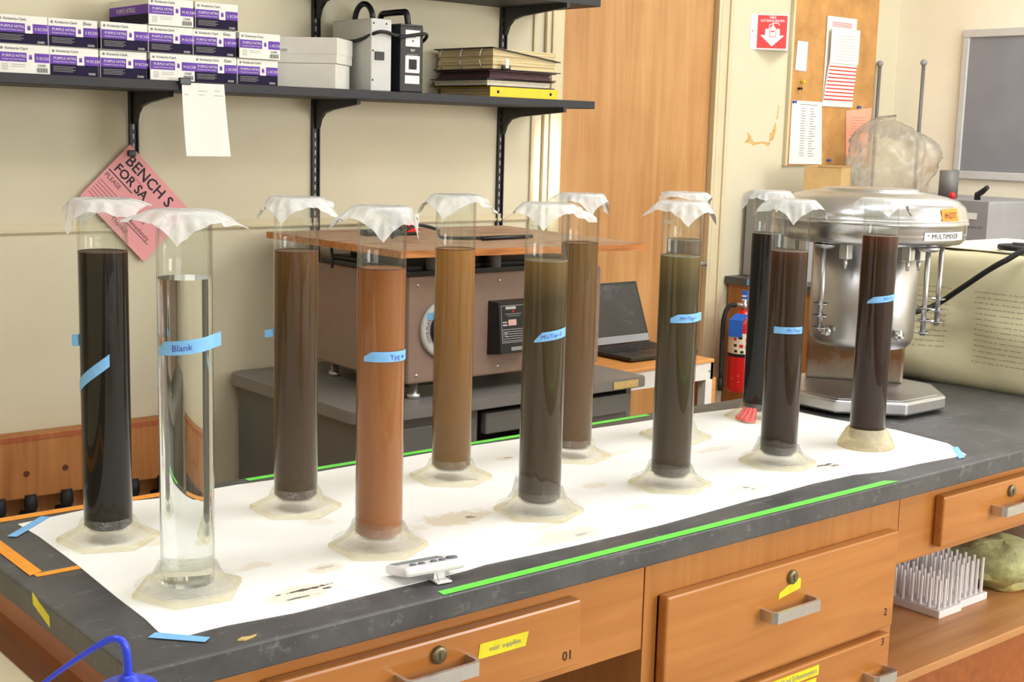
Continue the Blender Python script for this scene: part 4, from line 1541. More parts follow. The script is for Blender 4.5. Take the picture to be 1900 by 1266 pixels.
# ================================================================ SIDE TABLE + LAPTOP
TZ = ZB - .155
tb = thing('laptop_table', 'small orange wood topped table with white frame, under the laptop', 'table', (2.80, 2.862, 0))
MB().box(0, .466, -.004, .50, TZ - .012, TZ, bev=.002).build('top', 'tablewood', tb)
m = MB()
m.box(.0, .466, 0, .012, TZ - .068, TZ - .012)
m.box(.454, .466, 0, .50, TZ - .068, TZ - .012)
m.build('apron', 'white', tb)
for x, y in ((.432, .0), (.432, .45), (.0, .0), (.0, .45)):
    MB().box(x, x + .032, y, y + .032, 0, TZ - .068).build('leg', 'white', tb)
MB().lathe([(.004, 0), (.003, -.002)], 8, (.448, 0, TZ - .04), axis='y', cap0=False).build('bolt', 'greyink', tb)
pkb = MB().box(0, .05, 0, .20, 0, .68)
tag(pkb.build('leaning_board', 'tablewood', None, (3.275, 2.90, 0)), 'pale wooden board standing just right of the laptop table', 'board')

lp = thing('laptop', 'open black laptop with dim screen on the small wooden table', 'laptop', (2.96, 2.94, TZ))
LW, LD = .312, .222
m = MB().box(0, LW, 0, LD, .004, .017, bev=.003)
m.build('base', 'black', lp)
k = MB()
for i in range(14):
    for j in range(5):
        k.box(.018 + i * .0198, .018 + i * .0198 + .0165, .105 + j * .020, .105 + j * .020 + .0165, .0165, .0183)
o = k.build('keys', 'button', lp)
o['kind'] = 'stuff'
M['deckgrey'] = plain('keyboard_black', (34, 33, 35), 0.5)
o.data.materials.clear()
o.data.materials.append(M['deckgrey'])
MB().cyl((.155, .152, .018), .004, .002, 10).build('pointing_stick', 'red', lp)
MB().box(.105, .205, .018, .085, .0168, .0175, bev=.0003).build('touchpad', 'deckgrey', lp)
hz = Matrix.Translation((0, LD, .017)) @ Matrix.Rotation(math.radians(-22), 4, 'X')


def hin(mb):
    mb.v = [tuple(hz @ Vector(v)) for v in mb.v]
    return mb


hin(MB().box(0, LW, -.004, .004, 0, .215, bev=.003)).build('lid', 'black', lp)
hin(MB().box(.010, LW - .010, -.0050, -.0041, .030, .205)).build('screen', 'screen', lp)
hin(MB().box(.004, LW - .004, -.0046, -.0041, .003, .028)).build('bezel', 'greylight', lp)

# ================================================================ CORNER COUNTER, EXTINGUISHER
cc = thing('corner_counter', 'black topped orange wooden counter in the far corner behind the cylinders', 'counter', (3.915, 2.75, 0))
MB().box(0, 1.035, 0, .645, ZB + .005, ZB + .034, bev=.002).build('top', 'bench', cc)
MB().box(.018, 1.03, .02, .64, 0, ZB + .005).build('body', 'wood_v', cc)
ex = thing('fire_extinguisher', 'red fire extinguisher with black hose and blue tag hanging on the counter end', 'fire extinguisher', (3.862, 3.245, ZB - .39))
MB().lathe([(.046, 0), (.053, .004), (.054, .02), (.054, .255), (.050, .275), (.038, .292), (.022, .302), (.020, .312)], 36).build('cylinder', 'red', ex)
MB().lathe([(.0546, .150), (.0546, .228)], 36, cap0=False, cap1=False, a0=PI * .75, a1=PI * 1.75).build('instruction_label', 'paper2', ex)
il = MB()
for i, (p_, z_, w_, h_, mi) in enumerate(((-30, .205, .012, .010, 1), (-8, .212, .014, .012, 0), (18, .205, .012, .012, 1), (-28, .182, .012, .010, 0), (-4, .180, .014, .012, 1), (18, .178, .012, .012, 0), (-25, .160, .012, .010, 0), (0, .158, .012, .010, 0))):
    vs = []
    for dx, dz in ((-w_ / 2, -h_ / 2), (w_ / 2, -h_ / 2), (w_ / 2, h_ / 2), (-w_ / 2, h_ / 2)):
        a = math.atan2(-3.2, -3.86) + math.radians(p_) + dx / .055
        vs.append((.0551 * math.cos(a), .0551 * math.sin(a), z_ + dz))
    il.add(vs, [(0, 1, 2, 3)], mi)
il.build('pictograms', ['ink', 'red'], ex)
MB().lathe([(.0552, .138), (.0552, .150)], 36, cap0=False, cap1=False).build('strap', 'black', ex)
a = math.atan2(-3.2, -3.86) - .15
dm = MB()
vs = []
for dx, dz in ((-.026, 0), (0, -.013), (.026, 0), (0, .013)):
    aa = a + dx / .0546
    vs.append((.0548 * math.cos(aa), .0548 * math.sin(aa), .055 + dz))
dm.add(vs, [(0, 1, 2, 3)])
dm.build('diamond_mark', 'paper2', ex)
vl = MB().lathe([(.014, .312), (.014, .335), (.010, .340), (.010, .350)], 16)
vl.tube([(-.03, .012, .33), (.03, -.012, .33)], .009, 8)
vl.box(-.012, .05, -.008, .008, .348, .354, rot=-.6, piv=(0, 0, 0))
vl.box(-.012, .05, -.008, .008, .362, .368, rot=-.6, piv=(0, 0, 0))
vl.build('valve', 'steel', ex)
MB().tube(bez([(-.02, .012, .330), (-.045, .035, .325), (-.062, .045, .28), (-.062, .048, .18), (-.060, .048, .05)], 8), .0085, 10).build('hose', 'rubber', ex)
MB().tube([(-.060, .048, .05), (-.060, .048, .00)], .011, 10).build('nozzle', 'rubber', ex)
a = math.atan2(-3.2, -3.86)
nv = Vector((math.cos(a - .35), math.sin(a - .35), 0))
lt = Vector((-math.sin(a - .35), math.cos(a - .35), 0))
tg2 = MB()
tg2.slab(nv * .060 + lt * -.035 + Vector((0, 0, .215)), lt, (0, 0, 1), .055, .062, .0008)
tg2.slab(nv * .060 + lt * -.035 + Vector((0, 0, .277)), lt, (-nv.x * .9 + lt.x * .7, -nv.y * .9 + lt.y * .7, 1.0), .055, .035, .0008)
tg2.build('inspection_tag', 'darkbluetape', ex)
MB().box(-.004, .004, -.012, .010, .350, .385, bev=.001, rot=.4).build('pull_tag', 'darkbluetape', ex)

# ================================================================ WOODEN RACK AT THE LEFT
rk = thing('wooden_wall_rack', 'orange-brown wooden board with dark knot holes and red top edge, low on the left wall', 'rack', (.6, 3.34, ZB))
bo = MB().box(0, 1.10, 0, .055, -.409, -.243, bev=.004).build('board', 'railwood', rk)
MB().box(-.001, 1.101, -.0012, 0.0002, -.258, -.2445).build('red_stained_edge', 'redwood', bo)
for x, z in ((.58, -.343), (.682, -.341), (.742, -.34), (1.02, -.30)):
    MB().lathe([(.008, 0), (.008, -.0012), (.005, -.0008)], 12, (x, -.0003, z), axis='y', cap0=False).build('knot_hole', 'knob', bo)
lb = MB().box(0, 1.10, .045, .058, -.75, -.42).build('back_board', 'railwood', rk)
for i, x in enumerate((.42, .505, .585, .68, .77, .865, .95, 1.02)):
    k = MB()
    k.box(x - .014, x + .014, -.02, .045, -.485, -.45, bev=.006)
    k.lathe([(.012, 0), (.018, .02), (.015, .05)], 10, (x + .004, .0, -.45))
    k.build('black_clamp', 'rubber', rk)
MB().box(-.02, 1.12, -.04, .058, -.52, -.50).build('rack_shelf', 'lightgrey', rk)

# ================================================================ WALL STANDARDS AND SHELVES
for i, (x, z0) in enumerate(((1.511, .47), (2.073, -.1), (2.775, -.1))):
    t = thing('wall_standard', ['black slotted wall standard behind the pink notice', 'black slotted wall standard, middle one of three', 'black slotted wall standard nearest the door'][i], 'wall standard', (x, Y1, ZB))
    m = MB()
    m.box(-.0125, .0125, -.004, 0, z0, 1.5)
    m.box(-.0125, -.009, -.012, -.003, z0, 1.5)
    m.box(.009, .0125, -.012, -.003, z0, 1.5)
    m.build('channel', 'blackmetal', t)
    s = MB()
    z = z0 + .02
    while z < 1.45:
        s.box(-.0018, .0018, -.0048, -.0038, z, z + .014)
        z += .0254
    s.build('slots', 'lightgrey', t)


def shelf_(label, z, x0, x1, yf, th, brs):
    t = thing('wall_shelf', label, 'shelf', (0, 0, ZB))
    MB().box(x0, x1, yf, Y1 - .014, z, z + th, bev=.002).build('board', 'shelf', t)
    for x, ln in brs:
        b_ = MB()
        prof = [(Y1 - .012, z), (Y1 - .012, z - .085), (Y1 - .022, z - .085), (Y1 - .034, z - .058), (Y1 - .055, z - .040), (Y1 - .10, z - .030), (Y1 - ln, z - .014), (Y1 - ln, z)]
        vs = [(x - .006, y, zz) for y, zz in prof] + [(x + .006, y, zz) for y, zz in prof]
        n_ = len(prof)
        fs = [tuple(range(n_)), tuple(reversed(range(n_, 2 * n_)))] + [(i, n_ + i, n_ + (i + 1) % n_, (i + 1) % n_) for i in range(n_)]
        b_.add(vs, fs)
        b_.build('bracket', 'blackmetal', t)
    return t


SZ = .640
shelf_('long black wall shelf carrying glove boxes, instruments and binders', SZ, .55, 2.915, 3.10, .024, ((1.511, .235), (2.073, .235), (2.775, .315)))
shelf_('upper black wall shelf cut off by the top of the picture', .955, 1.95, 2.925, 3.10, .024, ((2.073, .235), (2.775, .315)))
SZT = ZB + SZ + .024

# ---------------- glove boxes
GW, GH, GD = .119, .0655, .235
_gcache = {}


def glove_box(label, x, y, z, size, dark, extra=None, w=GW, rz=0.0):
    t = thing('glove_box', label, 'box', (x, y, z), rz, 'purple and white glove boxes on the shelf')
    key = 'body%.3f' % w
    if key not in _gcache:
        o = MB().box(0, w, 0, GD, 0, GH, bev=.0012).build('carton', 'boxwhite', t)
        _gcache[key] = o.data
        s = MB()
        s.add([(-.0003, 0.002, .002), (-.0003, GD - .002, .002), (-.0003, GD - .002, GH * .42), (-.0003, .002, GH * .42)], [(0, 3, 2, 1)], 1)
        s.add([(-.0003, 0.002, GH * .42), (-.0003, GD - .002, GH * .42), (-.0003, GD - .002, GH * .76), (-.0003, .002, GH * .76)], [(0, 3, 2, 1)], 0)
        s.text('PURPLE NITRILE', (-.0006, GD * .8, GH * .50), (0, -1, 0), (0, 0, 1), .016, mi=2)
        so = s.build('side_print', ['purple', 'navy', 'boxwhite'], t)
        _gcache[key + 's'] = so.data
    else:
        for nm, kk in (('carton', key), ('side_print', key + 's')):
            o = bpy.data.objects.new(nm, _gcache[kk])
            o.parent = t
            C.objects.link(o)
    pk = 'p%s%d%.3f' % (size, dark, w)
    if pk not in _gcache:
        m = MB()
        e = -.0005
        b0, b1 = GH * .40, GH * .72
        q = lambda x0, x1, z0, z1, mi, yy=e: m.add([(x0, yy, z0), (x1, yy, z0), (x1, yy, z1), (x0, yy, z1)], [(0, 1, 2, 3)], mi)
        q(.001, w - .001, b0, b1, 0)
        if dark:
            q(.001, w - .001, .001, b0, 1)
            for k in range(4):
                q(.008, w * (.52 - .05 * (k % 2)), GH * (.30 - .055 * k), GH * (.318 - .055 * k), 4, e - .0003)
            m.text('55083', (w - .026, e - .0003, GH * .06), (1, 0, 0), (0, 0, 1), .007, mi=2)
        else:
            for k in range(12):
                q(w * .74 + k * .0022, w * .74 + k * .0022 + (.0012 if k % 3 else .0006), GH * .06, GH * .22, 3, e - .0003)
            m.text('55083', (w * .76, e - .0003, GH * .26), (1, 0, 0), (0, 0, 1), .008, mi=3)
            for k in range(4):
                q(.008, .022, GH * (.30 - .06 * k), GH * (.318 - .06 * k), 4, e - .0003)
                q(.030, .062, GH * (.30 - .07 * k), GH * (.316 - .07 * k), 4, e - .0003) if k < 2 else None
        m.text('PURPLE NITRILE', (.009, e - .0003, GH * .56), (1, 0, 0), (0, 0, 1), .0085, mi=2)
        m.text('Powder-Free Exam Gloves', (.009, e - .0003, GH * .46), (1, 0, 0), (0, 0, 1), .0048, mi=2)
        # white icon panel with a small glove shape
        q(w * .55, w * .70, b0 - .001, b1 + .001, 2, e - .0002)
        q(w * .595, w * .655, b0 + .006, b1 - .008, 0, e - .0005)
        for k in range(4):
            q(w * (.597 + .015 * k), w * (.608 + .015 * k), b1 - .009, b1 - .004, 0, e - .0005)
        m.text(size + ' EC330', (w * .74, e - .0003, GH * .50), (1, 0, 0), (0, 0, 1), .009, mi=2)
        m.text('Kimberly-Clark', (.016, e - .0003, GH * .82), (1, 0, 0), (0, 0, 1), .0085, mi=3)
        m.lathe([(.0032, 0), (.0032, -.0003)], 10, (.009, e, GH * .86), axis='y', mi=4, cap0=False)
        o = m.build('front_print', ['purple', 'navy', 'boxwhite', 'ink', 'greyink'], t)
        _gcache[pk] = o.data
    else:
        o = bpy.data.objects.new('front_print', _gcache[pk])
        o.parent = t
        C.objects.link(o)
    if extra:
        MB().text(extra, (w * .70, -.0009, GH * .81), (1, 0, 0), (0, 0, 1), .011).build('handwriting', 'ink', t)
    return t


ys = 3.125
bot = [(1.068, 'S', 0, None, 'white-fronted size S glove box, bottom row at the far left of the shelf'), (1.189, 'M', 1, None, 'dark-fronted glove box, bottom row, second from the left'), (1.313, 'M', 1, None, 'dark-fronted size M glove box, bottom row, third from the left'), (1.437, 'M', 0, None, 'white-fronted glove box right above the hanging paper strip'), (1.556, 'L', 1, 'Elvin', 'glove box marked by hand, bottom row above the right edge of the hanging strip'), (1.679, 'L', 1, None, 'size L dark-fronted glove box at the right end of the bottom row')]
mid = [(1.068, 'S', 1, None, 'dark-fronted size S glove box, second layer at the far left'), (1.189, 'S', 1, 'Elvin', 'hand-marked size S glove box, second layer, second from the left'), (1.313, 'M', 1, None, 'dark-fronted size M glove box, second layer, third from the left'), (1.435, 'M', 1, None, 'size M glove box in the second layer under the white-fronted top box'), (1.556, 'L', 1, 'Elvin', 'hand-marked size L glove box, second layer, next to last on the right'), (1.681, 'L', 0, None, 'white-fronted size L glove box at the right end of the second layer')]
for i, (x, s, d, e, l) in enumerate(bot):
    glove_box(l, x, ys + (i % 3) * .004, SZT, s, d, e, rz=math.radians((-.6, .4, 0, 0, 0, .2)[i]))
for i, (x, s, d, e, l) in enumerate(mid):
    glove_box(l, x, ys + ((i + 1) % 3) * .004, SZT + GH + .001, s, d, e, rz=math.radians((.5, -.5, .3, 0, -.6, 0)[i]))
glove_box('white-fronted size M glove box on the top layer with its purple side showing', 1.435, ys, SZT + 2 * GH + .002, 'M', 0)
glove_box('size L glove box on the top layer, last on the right', 1.560, ys + .003, SZT + 2 * GH + .002, 'L', 1)

# ---------------- two plain white boxes
for i, (z, h_, w_, l) in enumerate(((SZT, .066, .125, 'plain white carton under another one on the shelf beside the glove boxes'), (SZT + .067, .068, .137, 'plain white lidded carton on top of another one beside the glove boxes'))):
    t = thing('white_carton', l, 'box', (1.966 + .004 * i, 3.116, z), math.radians(-50), 'plain white cartons')
    MB().box(-.17, 0, 0, w_, 0, h_, bev=.002).build('carton', 'boxwhite', t)
    MB().box(-.171, .001, -.001, w_ + .001, h_ * .35, h_ + .001, bev=.002).build('lid', 'boxwhite', t) if i else None
    if i:
        MB().text('55083', (-.165, -.0016, h_ * .45), (1, 0, 0), (0, 0, 1), .01).build('print', 'greyink', t)

# ---------------- beige instrument and black power unit
ins = thing('beige_instrument', 'upright pale grey metal instrument case with black handle on the shelf', 'instrument', (2.092, 3.135, SZT))
MB().box(0, .068, 0, .20, 0, .198, bev=.003).build('case', 'lightgrey', ins)
hd2 = []
for i in range(13):
    a = PI * i / 12
    hd2.append((.034, .09 + .045 * math.cos(a), .198 + .045 * math.sin(a)))
MB().tube(hd2, .008, 10).build('handle', 'black', ins)
MB().box(.012, .042, -.004, .001, .085, .108, bev=.001).build('socket', 'black', ins)
for x, z in ((.006, .03), (.006, .11), (.008, .185), (.05, .185)):
    MB().lathe([(.003, 0), (.002, -.001)], 8, (x, 0, z), axis='y', cap0=False).build('screw', 'ink', ins)
MB().tube(bez([(-.03, .12, .135), (-.008, .06, .138), (.01, -.008, .158), (.04, -.010, .162), (.075, -.010, .155), (.085, -.008, .158)], 6), .005, 8).build('lead', 'rubber', ins)
ups = thing('black_power_unit', 'upright black power unit with white outlet plates and carry handle on the shelf', 'power unit', (2.190, 3.135, SZT))
MB().box(0, .080, 0, .19, 0, .185, bev=.004).build('case', 'black', ups)
MB().tube(bez([(-.012, -.012, .150), (.03, -.010, .158), (.080, -.010, .165), (.092, .01, .152), (.086, .04, .135)], 6), .005, 8).build('lead', 'rubber', ups)
MB().box(.002, .078, .002, .188, .185, .190).build('lid', 'blackmetal', ups)
MB().tube(bez([(.04, .02, .188), (.04, .03, .222), (.04, .05, .226), (.04, .13, .226), (.04, .155, .222), (.04, .165, .188)], 5), .009, 8).build('carry_handle', 'black', ups)
for z, hh, inner in ((.128, .046, 0), (.055, .048, 1)):
    o = MB().box(.016, .066, -.003, .001, z, z + hh, bev=.001).build('outlet_plate', 'white', ups)
    m = MB()
    if inner:
        m.box(.028, .054, -.005, -.002, z + .010, z + .038)
    m.box(.034, .037, -.0056, -.0028, z + .024, z + .034)
    m.box(.045, .048, -.0056, -.0028, z + .024, z + .034)
    m.lathe([(.003, 0), (.003, -.002)], 8, (.041, -.0035, z + .016), axis='y', cap0=False)
    m.build('outlet_slots', 'ink' if inner else 'greyink', o)
o = MB().box(.016, .066, -.002, .001, .025, .048).build('rating_label', 'white', ups)
MB().text('apc', (.034, -.0012, .116), (1, 0, 0), (0, 0, 1), .012).build('logo', 'white', ups)
m = MB()
for k in range(3):
    m.box(.022 + k * .002, .062 - k * .002, -.0012, -.0006, .106 - k * .0035, .1075 - k * .0035)
m.build('small_print', 'greyink', ups)

# ---------------- binders
bx_, by_ = 2.50, 3.085


def binder(label, x, y, z, w, d, h_, cover, rz=0.0, rings=False, pages='pages', tilt=0.0, spine=False):
    t = thing('ring_binder', label, 'binder', (x, y, z), rz, 'binders stacked on the shelf')
    MB().box(0, w, 0, d, 0, .003, bev=.001).build('cover', cover, t)
    tp = MB().box(0, w, 0, d, 0, .003, bev=.001)
    mt = Matrix.Translation((0, 0, h_ - .003)) @ Matrix.Rotation(tilt, 4, 'Y')
    tp.v = [tuple(mt @ Vector(v)) for v in tp.v]
    tp.build('cover', cover, t)
    pg = MB()
    rr2 = random.Random(int(x * 1000 + z * 999))
    nl = max(3, int((h_ - .008) / .004))
    for k in range(nl):
        e = rr2.uniform(-.004, .004)
        f_ = rr2.uniform(-.004, .004)
        pg.box(.012 + e, w - .014 + f_, .012 + e, d - .01, .0035 + k * (h_ - .0075) / nl, .0035 + (k + .96) * (h_ - .0075) / nl)
    pg.build('pages', pages, t)
    if spine:
        MB().box(.0, w, -.002, .001, 0, h_).build('spine', cover, t)
        for xx in (.03, w - .03):
            MB().lathe([(.005, 0), (.003, -.003)], 10, (xx, -.002, h_ * .5), axis='y', cap0=False).build('rivet', 'ink', t)
    if rings:
        for yy in (.05, .14, .235):
            pts_ = [(.004 + .045 * (1 - math.cos(a_)) * .35 - .012, yy, h_ * .5 + .031 * math.sin(a_)) for a_ in [2 * PI * i / 16 for i in range(17)]]
            MB().tube(pts_, .0018, 6).build('ring', 'steel', t)
    return t


binder('yellow ring binder at the bottom of the binder stack', 2.498, 3.112, SZT, .268, .27, .029, 'yellow', spine=True)
binder('thin black binder stuffed with cream pages on top of the yellow one', 2.482, 3.108, SZT + .030, .275, .275, .022, 'black', math.radians(1.5), pages='paper2')
binder('thin maroon-black binder in the middle of the stack', 2.490, 3.108, SZT + .053, .262, .27, .024, 'maroon', math.radians(-1), pages='maroon')
binder('thick black ring binder with bare steel rings and bulging pages on top of the stack', 2.500, 3.105, SZT + .0785, .285, .275, .066, 'black', math.radians(3), rings=True, tilt=math.radians(6))
bc = thing('bulldog_clip', 'shiny bulldog clip on the front of the binder stack', 'clip', (2.545, 3.098, SZT + .080))
MB().box(-.015, .015, -.006, .004, 0, .012, bev=.002).build('jaw', 'black', bc)
MB().box(-.007, .007, -.008, -.005, .003, .030, bev=.001).build('lever', 'steel2', bc)

# ---------------- paper strip hanging from the shelf
hp = thing('hanging_paper_strip', 'blank-looking white paper strip clipped to the front of the long shelf', 'paper', (1.503, 3.092, ZB))
vs, fs = [], []
n_ = 12
for i in range(n_ + 1):
    f = i / n_
    z = .660 - f * .180
    for k, x in enumerate((.0 + .006 * f, .116 + .012 * f)):
        vs.append((x, -.002 - .010 * f * f, z))
for i in range(n_):
    fs.append((2 * i, 2 * i + 2, 2 * i + 3, 2 * i + 1))
MB().add(vs, fs, 0, True).build('sheet', 'paper', hp)
m = MB()
for a, b, z in ((.006, .018, .630), (.045, .068, .640), (.046, .062, .631), (.088, .103, .642), (.088, .112, .630)):
    m.box(a, b, -.0029, -.0024, z, z + .002)
m.build('pencil_marks', 'palegreyink', hp)
cl = MB().box(-.006, .024, -.006, .006, .655, .672, bev=.002)
cl.build('clip', 'black', hp)

# ---------------- pink notice
pk = thing('pink_notice', 'pink handwritten notice hung by one corner from the wall standard', 'notice', (1.497, Y1 - .016, ZB + .482))
# sheet rotated about its hanging corner
th = math.radians(-46.3)
exn = Vector((math.cos(th), 0, math.sin(th)))
eyn = Vector((-math.sin(th), 0, math.cos(th)))


def pp(u, v, off=0.0):
    p = exn * u + eyn * v
    return (p.x, -.0005 - off, p.z)


PW, PH = .25, .193
# hanging corner = top left; u to the right along the sheet, v downwards negative
m = MB()
m.add([pp(-.015, .012), pp(-.015, .012 - PH), pp(PW - .015 - .0, .012 - PH), pp(PW - .015, .012)] + [pp(-.015, .012, .0012), pp(-.015, .012 - PH, .0012), pp(PW - .015, .012 - PH, .0012), pp(PW - .015, .012, .0012)],
      [(3, 2, 1, 0), (4, 5, 6, 7), (0, 1, 5, 4), (1, 2, 6, 5), (2, 3, 7, 6), (3, 0, 4, 7)])
m.build('sheet', 'pink', pk)
tx = MB()


def ptxt(s, u, v, size, mi=0, bold=0):
    vs_, fs_, w_ = _texts[s]
    for dxx, dyy in (((0, 0), (.0012, 0), (0, .0012), (.0012, .0012)) if bold else ((0, 0),)):
        tx.add([pp(u + x * size + dxx, v + y * size + dyy, .0016 + .0001 * (dxx > 0) + .0001 * (dyy > 0)) for x, y, _ in vs_], fs_, mi)


ptxt('BENCH S', .006, -.032, .043, 0, 1)
ptxt('FOR SA', -.002, -.068, .036, 0, 1)
ptxt('contact', .055, -.043, .011, 2)
ptxt('PLEASE', -.008, -.096, .018, 1)
tx.add([pp(-.010, -.077, .0016), pp(.08, -.077, .0016), pp(.08, -.074, .0016), pp(-.010, -.074, .0016)], [(0, 1, 2, 3)], 0)
for k in range(6):
    ww = (.22, .24, .20, .23, .18, .21)[k]
    tx.add([pp(-.008, -.112 - k * .009, .0016), pp(ww * .42, -.112 - k * .009, .0016), pp(ww * .42, -.1108 - k * .009, .0016), pp(-.008, -.1108 - k * .009, .0016)], [(0, 1, 2, 3)], 1)
ptxt('I need', .12, -.112, .017, 1)
ptxt('immediately', .12, -.136, .017, 1)
tx.add([pp(.12, -.142, .0016), pp(.21, -.142, .0016), pp(.21, -.1402, .0016), pp(.12, -.1402, .0016)], [(0, 1, 2, 3)], 0)
ptxt('Thanks!', .085, -.166, .019, 1)
tx.build('handwriting', ['ink', 'maroon', 'red'], pk)
MB().box(-.010, .012, -.010, .006, -.012, .004, bev=.002).build('clip', 'black', pk)

# ================================================================ EXTINGUISHER SIGN (wedge shaped), CORK BOARD
sg = thing('extinguisher_sign', 'red and white fire extinguisher sign projecting from the wall beside the door', 'sign', (4.02, Y1, ZB + .90))
ang = math.radians(38)
d1 = Vector((math.cos(ang), -math.sin(ang), 0))       # face from its left edge outwards
nf = Vector((-math.sin(ang), -math.cos(ang), 0))      # face normal, towards the camera
sw, shh = .125, .132
ms = MB()
ms.box(-.028, .0, -.002, 0, 0, shh)
ms.slab((0, -.001, 0), d1, (0, 0, 1), sw, shh, .002)
p1 = Vector((0, -.001, 0)) + d1 * sw
d2 = Vector((math.cos(ang), math.sin(ang), 0))
ms.slab(p1, d2, (0, 0, 1), sw, shh, .002)
ms.add([(0, -.001, 0), tuple(p1), tuple(p1 + d2 * sw)], [(0, 2, 1)])
ms.build('panel', 'whiteplastic', sg)


def sp_(u, v, off=.0):
    p = Vector((0, -.001, 0)) + d1 * u + nf * (.0006 + off)
    # slab grows along ex x ez
    return (p.x, p.y, v)


mr = MB()
rect = lambda u0, u1, v0, v1, mi, off: mr.add([sp_(u0, v0, off), sp_(u1, v0, off), sp_(u1, v1, off), sp_(u0, v1, off)], [(0, 1, 2, 3)], mi)
rect(.008, sw - .004, .005, shh - .004, 0, .002)
arr = [(.020, .060), (.020, .058), (.066, .012), (.110, .058), (.090, .058), (.090, .078), (.042, .078), (.042, .058)]
mr.add([sp_(u, v, .0026) for u, v in [(.020, .054), (.066, .012), (.112, .054), (.094, .054), (.094, .078), (.038, .078), (.038, .054)]], [tuple(range(7))], 1)
for q in (([(.054, .048), (.080, .048), (.080, .082), (.054, .082)], 0, .0030), ([(.056, .050), (.078, .050), (.078, .080), (.072, .088), (.062, .088), (.056, .080)], 1, .0034), ([(.060, .066), (.074, .066), (.074, .071), (.060, .071)], 0, .0038), ([(.064, .088), (.070, .088), (.070, .098), (.086, .098), (.090, .090), (.092, .092), (.087, .101), (.064, .101)], 1, .0034), ([(.050, .060), (.053, .060), (.055, .092), (.066, .096), (.066, .099), (.052, .094)], 1, .0034)):
    mr.add([sp_(u, v, q[2]) for u, v in q[0]], [tuple(range(len(q[0])))], q[1])
for s, v, size in (('FIRE', .1155, .0145), ('EXTINGUISHER', .1035, .0135)):
    vs_, fs_, w_ = _texts[s]
    for dd in (0, .0008):
        mr.add([sp_(sw / 2 + .002 - w_ * size / 2 + x * size + dd, v + y * size, .0028) for x, y, _ in vs_], fs_, 1)
mr.build('print', ['signred', 'whiteplastic'], sg)
MB().lathe([(.003, 0), (.002, -.001)], 8, (-.016, -.002, .068), axis='y', cap0=False).build('screw', 'ink', sg)

ck = thing('cork_board', 'tall cork notice board on the wall in the far corner', 'notice board', (4.238, Y1, ZB + .462))
MB().box(0, .548, -.012, 0, 0, 1.0).build('cork', 'cork', ck)
m = MB()
m.box(-.012, 0, -.018, 0, -.004, 1.0, bev=.002)
m.build('frame', 'trim', ck)
yb = Y1 - .0125


def pinned(name, label, quad, mat, lines=(), lmat='greyink', curl=0.0):
    t = thing(name, label, 'paper', (0, 0, ZB))
    m = MB()
    m.add([(x, yb - .001, z) for x, z in quad] + [(x, yb - .0022 - (curl if i < 2 else 0), z) for i, (x, z) in enumerate(quad)], [(4, 5, 6, 7), (0, 1, 5, 4), (1, 2, 6, 5), (2, 3, 7, 6), (3, 0, 4, 7)])
    m.build('sheet', mat, t)
    if lines:
        l = MB()
        for x0, x1, z, hh in lines:
            l.add([(x0, yb - .0028 - curl, z), (x1, yb - .0028 - curl, z), (x1, yb - .0028 - curl, z + hh), (x0, yb - .0028 - curl, z + hh)], [(0, 1, 2, 3)])
        l.build('print', lmat, t)
    return t


pinned('pinned_paper', 'small pale blue slip pinned at the left of the cork board', [(4.256, .834), (4.326, .831), (4.328, .946), (4.262, .948)], 'palebluepaper')
lines = []
rl = random.Random(4)
for k in range(20):
    z = .685 - k * .0098
    lines.append((4.31, 4.31 + rl.uniform(.02, .035), z, .003))
    lines.append((4.365, 4.365 + rl.uniform(.02, .045), z - .001, .003))
lines.append((4.30, 4.41, .700, .003))
pinned('pinned_paper', 'white typed list pinned low at the left of the cork board', [(4.252, .467), (4.462, .466), (4.438, .716), (4.249, .716)], 'paper', lines)
pinned('pinned_paper', 'salmon pink sheet pinned low at the right of the cork board', [(4.622, .494), (4.765, .50), (4.778, .704), (4.602, .686)], 'orangepaper', [(4.64, 4.74, .66 - .012 * k, .002) for k in range(10)], 'redtape')
# fan of overlapping emergency cards
ec = thing('card_flipchart', 'long white flip chart of red-striped cards pinned in the middle of the cork board', 'flip chart', (0, 0, ZB))
m = MB()
m.box(4.44, 4.64, yb - .004, yb - .001, .700, .87)
m.box(4.438, 4.632, yb - .006, yb - .002, .86, 1.056)
m.build('backing_sheet', 'paper', ec)
for k in range(10):
    z0 = .726 + k * .0145
    c_ = MB()
    c_.box(4.442 + .001 * k, 4.632, yb - .009 - .0012 * k, yb - .0078 - .0012 * k, z0, z0 + .05)
    o = c_.build('card', 'paper', ec)
    MB().box(4.442 + .001 * k, 4.632, yb - .0096 - .0012 * k, yb - .0091 - .0012 * k, z0, z0 + .0045).build('red_stripe', 'signred', o)
c_ = MB()
c_.box(4.446, 4.634, yb - .024, yb - .0225, .872, 1.01)
o = c_.build('card', 'paper', ec)
m = MB()
for k in range(9):
    m.box(4.47 + .01 * (k % 3), 4.61 - .012 * (k % 2), yb - .0248, yb - .0242, .885 + k * .012, .8868 + k * .012)
m.build('print', 'palegreyink', o)
m = MB()
for k in range(3):
    m.box(4.47, 4.60, yb - .0068, yb - .0062, 1.018 + k * .007, 1.021 + k * .007)
m.build('red_print', 'redtape', ec)
